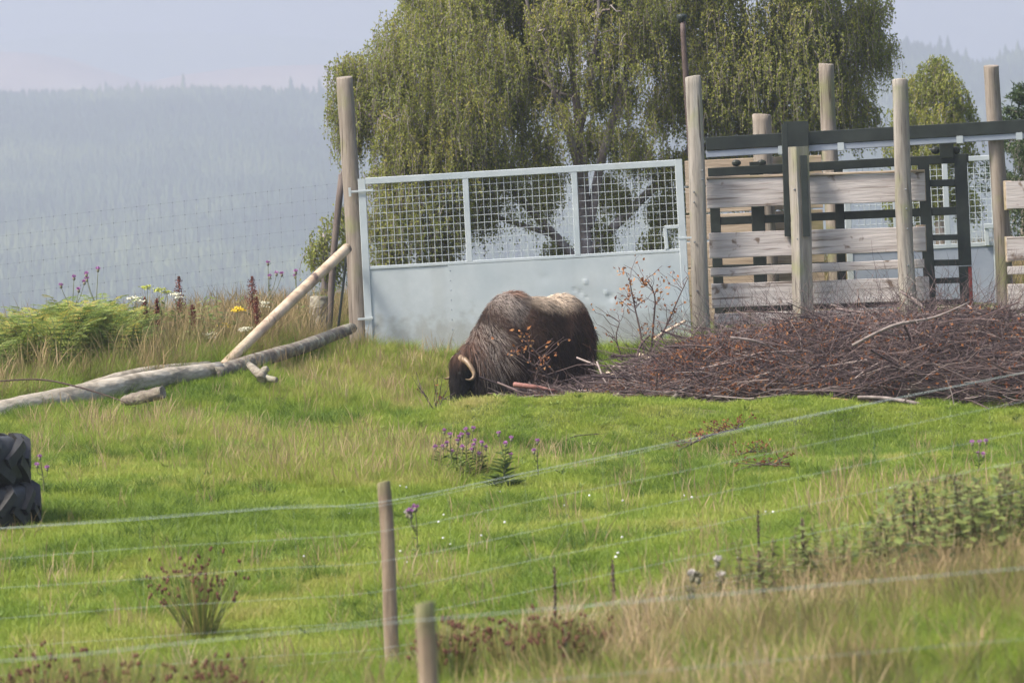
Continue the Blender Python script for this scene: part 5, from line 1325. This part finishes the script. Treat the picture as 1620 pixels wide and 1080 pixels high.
M_tassel0 = mat_leaf('dry_seed', [(0, (0.05, 0.035, 0.028)), (0.5, (0.11, 0.075, 0.055)), (1, (0.20, 0.15, 0.10))], trans=.15, rough=.8)
def dock(label, base, top, seed, w=.05, part_top=.45, ns=420, smat=None):
    r0 = np.random.default_rng(seed); s = thing('dock_plant', base, label, 'dock')
    part('stem', tube([base, (base + top) / 2, top], [.008, .006, .003], 6, 4), M_bdark, s, True)
    n = ns; t = 1 - part_top * r0.random(n); wd = w * np.sin(np.clip((1 - t) / part_top, .05, 1) * 2.4) ** .7
    C = base + (top - base) * t[:, None] + r0.normal(size=(n, 3)) * (wd * .45)[:, None] * np.array([1, 1, .3])
    part('seed_head', leaves(C, rand_dirs(n, r0) + np.array([0, 0, .8]), rand_dirs(n, r0), .022, .016, np.clip(.45 + .25 * r0.normal(size=n), 0, 1)), smat or M_dock, s)['kind'] = 'stuff'
    if smat: return
    n = 7; a = r0.random(n) * 6.283; ax = np.stack([np.cos(a), np.sin(a), .5 + 0 * a], 1)
    C = base + (top - base) * (.1 + .35 * r0.random(n))[:, None] + ax * .07
    part('leaves', leaves(C, ax, np.stack([-np.cos(a), -np.sin(a), 1 + 0 * a], 1), .18, .05, np.clip(.5 + .2 * r0.normal(size=n), 0, 1), fold=.3), M_herb, s)
for i, (px_, d_, ty, w_, lab) in enumerate(((285, 62, 437, .07, 'reddish dock spike rising beside the umbellifers'), (401, 62, 437, .085, 'tall dark red dock spike just before the brace pole'), (250, 61.5, 472, .045, 'slim dark dock spike between the ragwort and the umbellifers'),
                                       (306, 61.5, 482, .05, 'short dark red dock spike in the tan grass'), (125, 61, 497, .04, 'small brown dock spike among the bracken'), (408, 61, 470, .05, 'shorter dark red dock spike at the foot of the brace pole'), (231, 62, 470, .05, 'greenish brown dock spike by the cream umbels'))):
    b = GD(px_, d_); dock(lab, b, top_of(b, px_ - 2, ty), 60 + i, w_)
for i, (px_, d_, ty, lab) in enumerate(((1448, 30.2, 786, 'dark dock spike at the near side of the nettle bed'), (1202, 30, 806, 'thin dark dock stem standing above the fence grass'), (880, 29.6, 895, 'dark dry dock stem by the rushes'), (1272, 30, 820, 'brown dry dock stem between nettles and brown grass'), (972, 31, 885, 'faint grey dock stem in the green grass'))):
    b = GD(px_, d_); dock(lab, b, top_of(b, px_ - 3, ty), 80 + i, .010, .6, 110, M_tassel0)

def umbel(name, label, cat, base, top, mat, rad, seed, nu=5):
    r0 = np.random.default_rng(seed); s = thing(name, base, label, cat)
    fork = base + (top - base) * .62
    part('stem', tube([base, (base + fork) / 2 + r0.normal(size=3) * .01, fork], [.006, .005, .004], 5, 4), M_stem, s, True)
    for k in range(nu):
        a = r0.random() * 6.283; e = top + np.array([math.cos(a) * rad * (.3 + .7 * r0.random()) * (k > 0), math.sin(a) * rad * (k > 0), -.05 * r0.random() * (k > 0)])
        part('side_stem', tube([fork, (fork + e) / 2, e], [.003, .0025, .002], 4, 2), M_stem, s, True)
        n = 42; q = r0.normal(size=(n, 3)) * np.array([.032, .032, .008]) + e
        part('flower_head', leaves(q, rand_dirs(n, r0), rand_dirs(n, r0) * .5 + np.array([0, 0, 1.0]), .022, .02), mat, s)['kind'] = 'stuff'
    n = 26; t = .1 + .6 * r0.random(n); a = r0.random(n) * 6.283; ax = np.stack([np.cos(a), np.sin(a), .4 + 0 * a], 1)
    part('leaves', leaves(base + (top - base) * t[:, None] + ax * .05, ax, rand_dirs(n, r0), .10, .025, np.clip(.5 + .2 * r0.normal(size=n), 0, 1)), M_herb, s)['kind'] = 'stuff'
for i, (nm, cat, px_, d_, ty, mt, rad, nu, lab) in enumerate((
        ('ragwort', 'ragwort', 375, 61, 487, M_yellow, .07, 5, 'bright yellow ragwort just before the foot of the brace pole'), ('ragwort', 'ragwort', 199, 60.6, 515, M_yellow, .07, 6, 'yellow ragwort at the edge of the bracken'), ('ragwort', 'ragwort', 354, 61, 513, M_yellow, .05, 4, 'small yellow ragwort low in the tan grass'),
        ('umbellifer', 'umbellifer', 233, 62, 453, M_ygreen, .06, 3, 'yellow green umbellifer head high over the tan grass'), ('umbellifer', 'umbellifer', 256, 62, 457, M_ygreen, .09, 5, 'yellow green umbellifer beside the red dock'), ('umbellifer', 'umbellifer', 215, 61.6, 470, M_cream, .09, 5, 'cream umbellifer standing at the end of the bracken'),
        ('umbellifer', 'umbellifer', 278, 61.6, 464, M_cream, .05, 3, 'small cream umbellifer against the haze'), ('umbellifer', 'umbellifer', 181, 60.8, 508, M_cream, .08, 4, 'flat cream umbellifer in front of the bracken'), ('umbellifer', 'umbellifer', 391, 60.4, 519, M_cream, .06, 4, 'cream umbellifer below the tall dark dock'), ('umbellifer', 'umbellifer', 330, 60.5, 528, M_cream, .05, 3, 'little cream umbellifer low before the tan grass'), ('umbellifer', 'umbellifer', 418, 62.5, 478, M_cream, .05, 3, 'pale umbellifer just behind the brace pole'))):
    b = GD(px_, d_); umbel(nm, lab, cat, b, top_of(b, px_, ty), mt, rad, 120 + i, nu)

def fern_mesh(seed, nf=7):
    """one bracken plant about a metre tall: arching fronds with paired leaflets"""
    r0 = np.random.default_rng(seed); lc = []; la = []; ln_ = []; ll = []; st = []; tt = []
    for f in range(nf):
        a = r0.random() * 6.283; H = .65 + .35 * r0.random(); out = .25 + .35 * r0.random()
        t = np.linspace(0, 1, 14)
        dirv = np.array([math.cos(a), math.sin(a), 0]); sd_ = np.array([-math.sin(a), math.cos(a), 0])
        C = dirv[None] * (out * t ** 1.8)[:, None] + np.array([0, 0, 1.0]) * (H * (1.25 * t - .4 * t ** 3))[:, None]
        st.append(C); tv = .25 + .6 * r0.random()
        for k in range(4, 14):
            sp = .26 * (1 - (k - 4) / 10) + .03
            for s in (1, -1):
                pd = sd_ * s + dirv * .35 + np.array([0, 0, -.15 + .2 * r0.random()])
                for q in range(6):
                    p = C[k] + pd * sp * (q + .7) / 6
                    for s2 in (1, -1):
                        ax = pd * .5 + (dirv * .8 + np.array([0, 0, .3])) * s2
                        L = .055 * (1 - q / 8) * (.6 + sp * 2)
                        lc.append(p + ax * L * .4); la.append(ax); ll.append(L); ln_.append(np.array([0, 0, 1.0]) - .6 * dirv + .35 * r0.normal(size=3)); tt.append(tv + .1 * r0.normal())
    lv = leaves(np.array(lc), np.array(la), np.array(ln_), np.array(ll), np.array(ll) * .42, np.clip(np.array(tt), 0, 1))
    return raw_mesh('fronds', lv[0], lv[1], False, lv[2]), raw_mesh('stalks', *twigs(np.array(st), np.linspace(.006, .002, 14)[None], 4)[:2])
ferns = [fern_mesh(i) for i in range(4)]
for a_, b_ in ferns: a_.materials.append(M_fern); b_.materials.append(M_stem)
k_ = 0
for i in range(95):
    u = rh.random(); px_ = -60 + 290 * u; d_ = 56.8 + 5.2 * rh.random() + (px_ > 130) * .8
    if d_ < 58.0 + px_ * .012: d_ += 1.5
    b = GD(px_, d_)
    hgt = W(0, 0, d_) * 0
    tgt = np.interp(px_, [-60, 0, 60, 110, 190, 230], [492, 486, 462, 455, 462, 490]) + 22 * (62 - d_) / 4 + 12 * rh.random()
    s_ = np.clip((top_of(b, px_, tgt)[2] - b[2]) / .88, .35, 1.35)
    s = thing('bracken_fern', b, 'green bracken fern growing in the dense stand on the bank behind the log', 'fern', 'bracken on the bank')
    for q_ in range(2): obj(('fronds', 'stalks')[q_], ferns[i % 4][q_], None, s)
    s.scale = (s_, s_, s_); s.rotation_euler = (0, 0, rh.random() * 6.283)

# nettles at the right
def nettle_mesh(seed, flat=False):
    r0 = np.random.default_rng(seed); n = 10
    z = np.linspace(.12, .98, n); lc = []; la = []; L = []; ln_ = []
    fl = []
    for i, q in enumerate(z):
        a0 = i * math.pi / 2 + .3 * r0.normal()
        for s in (0, math.pi):
            a = a0 + s + .3 * r0.normal(); ll = (.15 * (1.0 - .5 * q) + .02) * (.75 + .5 * r0.random())
            ax = np.array([math.cos(a), math.sin(a), -.45 + .5 * q + .3 * r0.normal()])
            lc.append(np.array([0, 0, q]) + ax * ll * .55); la.append(ax); L.append(ll); ln_.append(np.array([-math.cos(a) * .2, -math.sin(a) * .2, 1.0]))
            if q > .5:
                for w in range(7): fl.append(np.array([math.cos(a) * .03 * r0.random(), math.sin(a) * .03 * r0.random(), q - .06 * r0.random()]))
    L = np.array(L); nn = len(L); fl = np.array(fl)
    lv = leaves(np.array(lc), np.array(la), np.array(ln_), L, L * .5, np.clip(.4 + .2 * r0.normal(size=nn), 0, 1), fold=-.12)
    fv = leaves(fl, r0.normal(size=fl.shape) * .4 + np.array([0, 0, -1.0]), rand_dirs(len(fl), r0), .03, .012, np.clip(.5 + .3 * r0.normal(size=len(fl)), 0, 1))
    return raw_mesh('leaves', lv[0], lv[1], False, lv[2]), raw_mesh('seed_tassels', fv[0], fv[1], False, fv[2]), raw_mesh('stem', *tube([np.array([0, 0, -.05]), np.array([.01, 0, .5]), np.array([0, .01, 1.0])], [.007, .006, .003], 5, 4), True)
nets = [nettle_mesh(i) for i in range(6)]
M_tassel = mat_leaf('nettle_seed', [(0, (0.06, 0.045, 0.03)), (0.5, (0.15, 0.11, 0.07)), (1, (0.26, 0.20, 0.13))], trans=.2, rough=.8)
M_nettle = mat_leaf('nettle_leaves', [(0, (0.08, 0.11, 0.035)), (0.5, (0.19, 0.235, 0.065)), (1, (0.33, 0.34, 0.11))], trans=.4, rough=.6)
for a_, b_, c_ in nets: a_.materials.append(M_nettle); b_.materials.append(M_tassel); c_.materials.append(M_stem)
for i in range(110):
    px_ = 1410 + 270 * rh.random() ** .9; d_ = 29.0 + 2.0 * rh.random()
    if i > 72: px_ = 1150 + 270 * rh.random()
    b = GD(px_, d_)
    tgt = np.interp(px_, [1150, 1300, 1410, 1440, 1520, 1620, 1700], [845, 825, 798, 756, 745, 730, 722]) + 70 * rh.random() ** 1.5
    s_ = np.clip(top_of(b, px_, tgt)[2] - b[2], .2, .9)
    bed = px_ > 1413
    s = thing('nettle', b, 'leafy green nettle in the dense bed beside the wire fence' if bed else 'thin scattered nettle stem in the grass between the bed and the brown grass', 'nettle', 'nettles in the dense bed' if bed else 'scattered nettles along the fence')
    for q_ in range(3): obj(('leaves', 'seed_tassels', 'stem')[q_], nets[i % 6][q_], None, s)
    w_ = (1.5 if bed else 1.25) * max(s_, .55)
    s.scale = (w_, w_, s_); s.rotation_euler = (.16 * rh.normal(), .16 * rh.normal(), rh.random() * 6.283)

# rush clumps
def rush(label, base, h, n, heads, seed, spread=.42, tint=.4, group=None):
    r0 = np.random.default_rng(seed); s = thing('rush_clump', base, label, 'rush', group)
    a = r0.random(n) * 6.283; L = h * (.55 + .5 * r0.random(n)); le = spread * (r0.random(n) ** .8)
    o_ = np.stack([np.cos(a), np.sin(a), 0 * a], 1)
    t = np.linspace(0, 1, 5)[None, :, None]
    S = base + o_[:, None] * .10 * r0.random(n)[:, None, None] + np.array([0, 0, 1.0]) * (L * np.cos(le))[:, None, None] * t + o_[:, None] * (L * np.sin(le))[:, None, None] * t ** 1.15
    part('stems', twigs(S, np.linspace(.0032, .0014, 5)[None], 3, np.clip(tint + .25 * r0.normal(size=n), 0, 1)), M_rush, s)['kind'] = 'stuff'
    js = r0.permutation(n)[:heads]; hs = []
    for j in js:
        e = S[j, 3] + (S[j, 4] - S[j, 3]) * r0.random()
        for q in range(2): hs.append(blob(e + r0.normal(size=3) * .009, .010, .010, .013, 5, 3, .3, int(j)))
    part('seed_heads', join(*hs), M_rushhead, s)['kind'] = 'stuff'
b = G(318, 1010); rush('large green rush clump with brown heads standing alone', b, .58, 150, 70, 1, .75, .55)
GRU = 'rushes along the near fence'
for i in range(32):
    if i < 15: px_ = 40 + 560 * rh.random(); d_ = 24.5 + 3.0 * rh.random(); ty = 1008 + 42 * rh.random()
    else: px_ = 690 + 290 * rh.random(); d_ = 26.6 + 2.2 * rh.random(); ty = np.interp(px_, [690, 820, 960], [972, 948, 978]) + 34 * rh.random()
    b = GD(px_, d_); h_ = np.clip(top_of(b, px_, ty)[2] - b[2], .25, .9)
    rush('brownish rush clump in the row before the large lone rush clump' if i < 15 else 'rush clump with dark heads beyond the thick pale post', b, h_, 90, 24, 200 + i, .38, .6, GRU if i < 15 else 'rushes beside the thick pale post')

# tiny white clover and feathers in the grass
M_white = mat_noise('white_petals', [(0.3, (0.62, 0.60, 0.62)), (0.7, (0.78, 0.76, 0.78))], scale=40, rough=.8, bump=0)
cl = []
for i in range(34):
    p = G(400 + 1150 * rh.random() ** .9, 780 + 130 * rh.random()); p[2] += .07
    cl.append(blob(p, .010, .010, .009, 6, 3, .2, i))
single('clover', (0, 45, .3), join(*cl), M_white, 'tiny white clover flowers dotted through the grass', 'clover', kind='stuff')

# leafy weeds thick on the bank behind the log
for i in range(60):
    px_ = 90 + 440 * rh.random(); d_ = np.interp(px_, [90, 345, 530], [58.8, 60.5, 64.0]) + 3.4 * rh.random()
    b = GD(px_, d_)
    s_ = .32 + .42 * rh.random()
    s = thing('leafy_weed', b, 'leafy green weed growing through the tan grass of the bank', 'weed', 'leafy weeds on the bank')
    for q_ in (0, 2): obj(('leaves', 'seed_tassels', 'stem')[q_], nets[i % 6][q_], None, s)
    s.scale = (max(s_, .4) * 1.5, max(s_, .4) * 1.5, s_); s.rotation_euler = (.2 * rh.normal(), .2 * rh.normal(), rh.random() * 6.283)
# seeding grass standing in the nettle bed
P, px, py, d, r0 = cand(60, y0=28.6, y1=31.5, seed=28)
m = (px > 1180) & (r0.random(len(P)) < np.interp(px, [1180, 1420, 1620], [.15, .5, .4]))
put('nettle_bed_grass', m, P, r0, .55, 1.0, np.clip(.55 + .5 * (r0.random(len(P)) - .5), 0, 1), hay, 'pale seeding grass standing among the nettles')
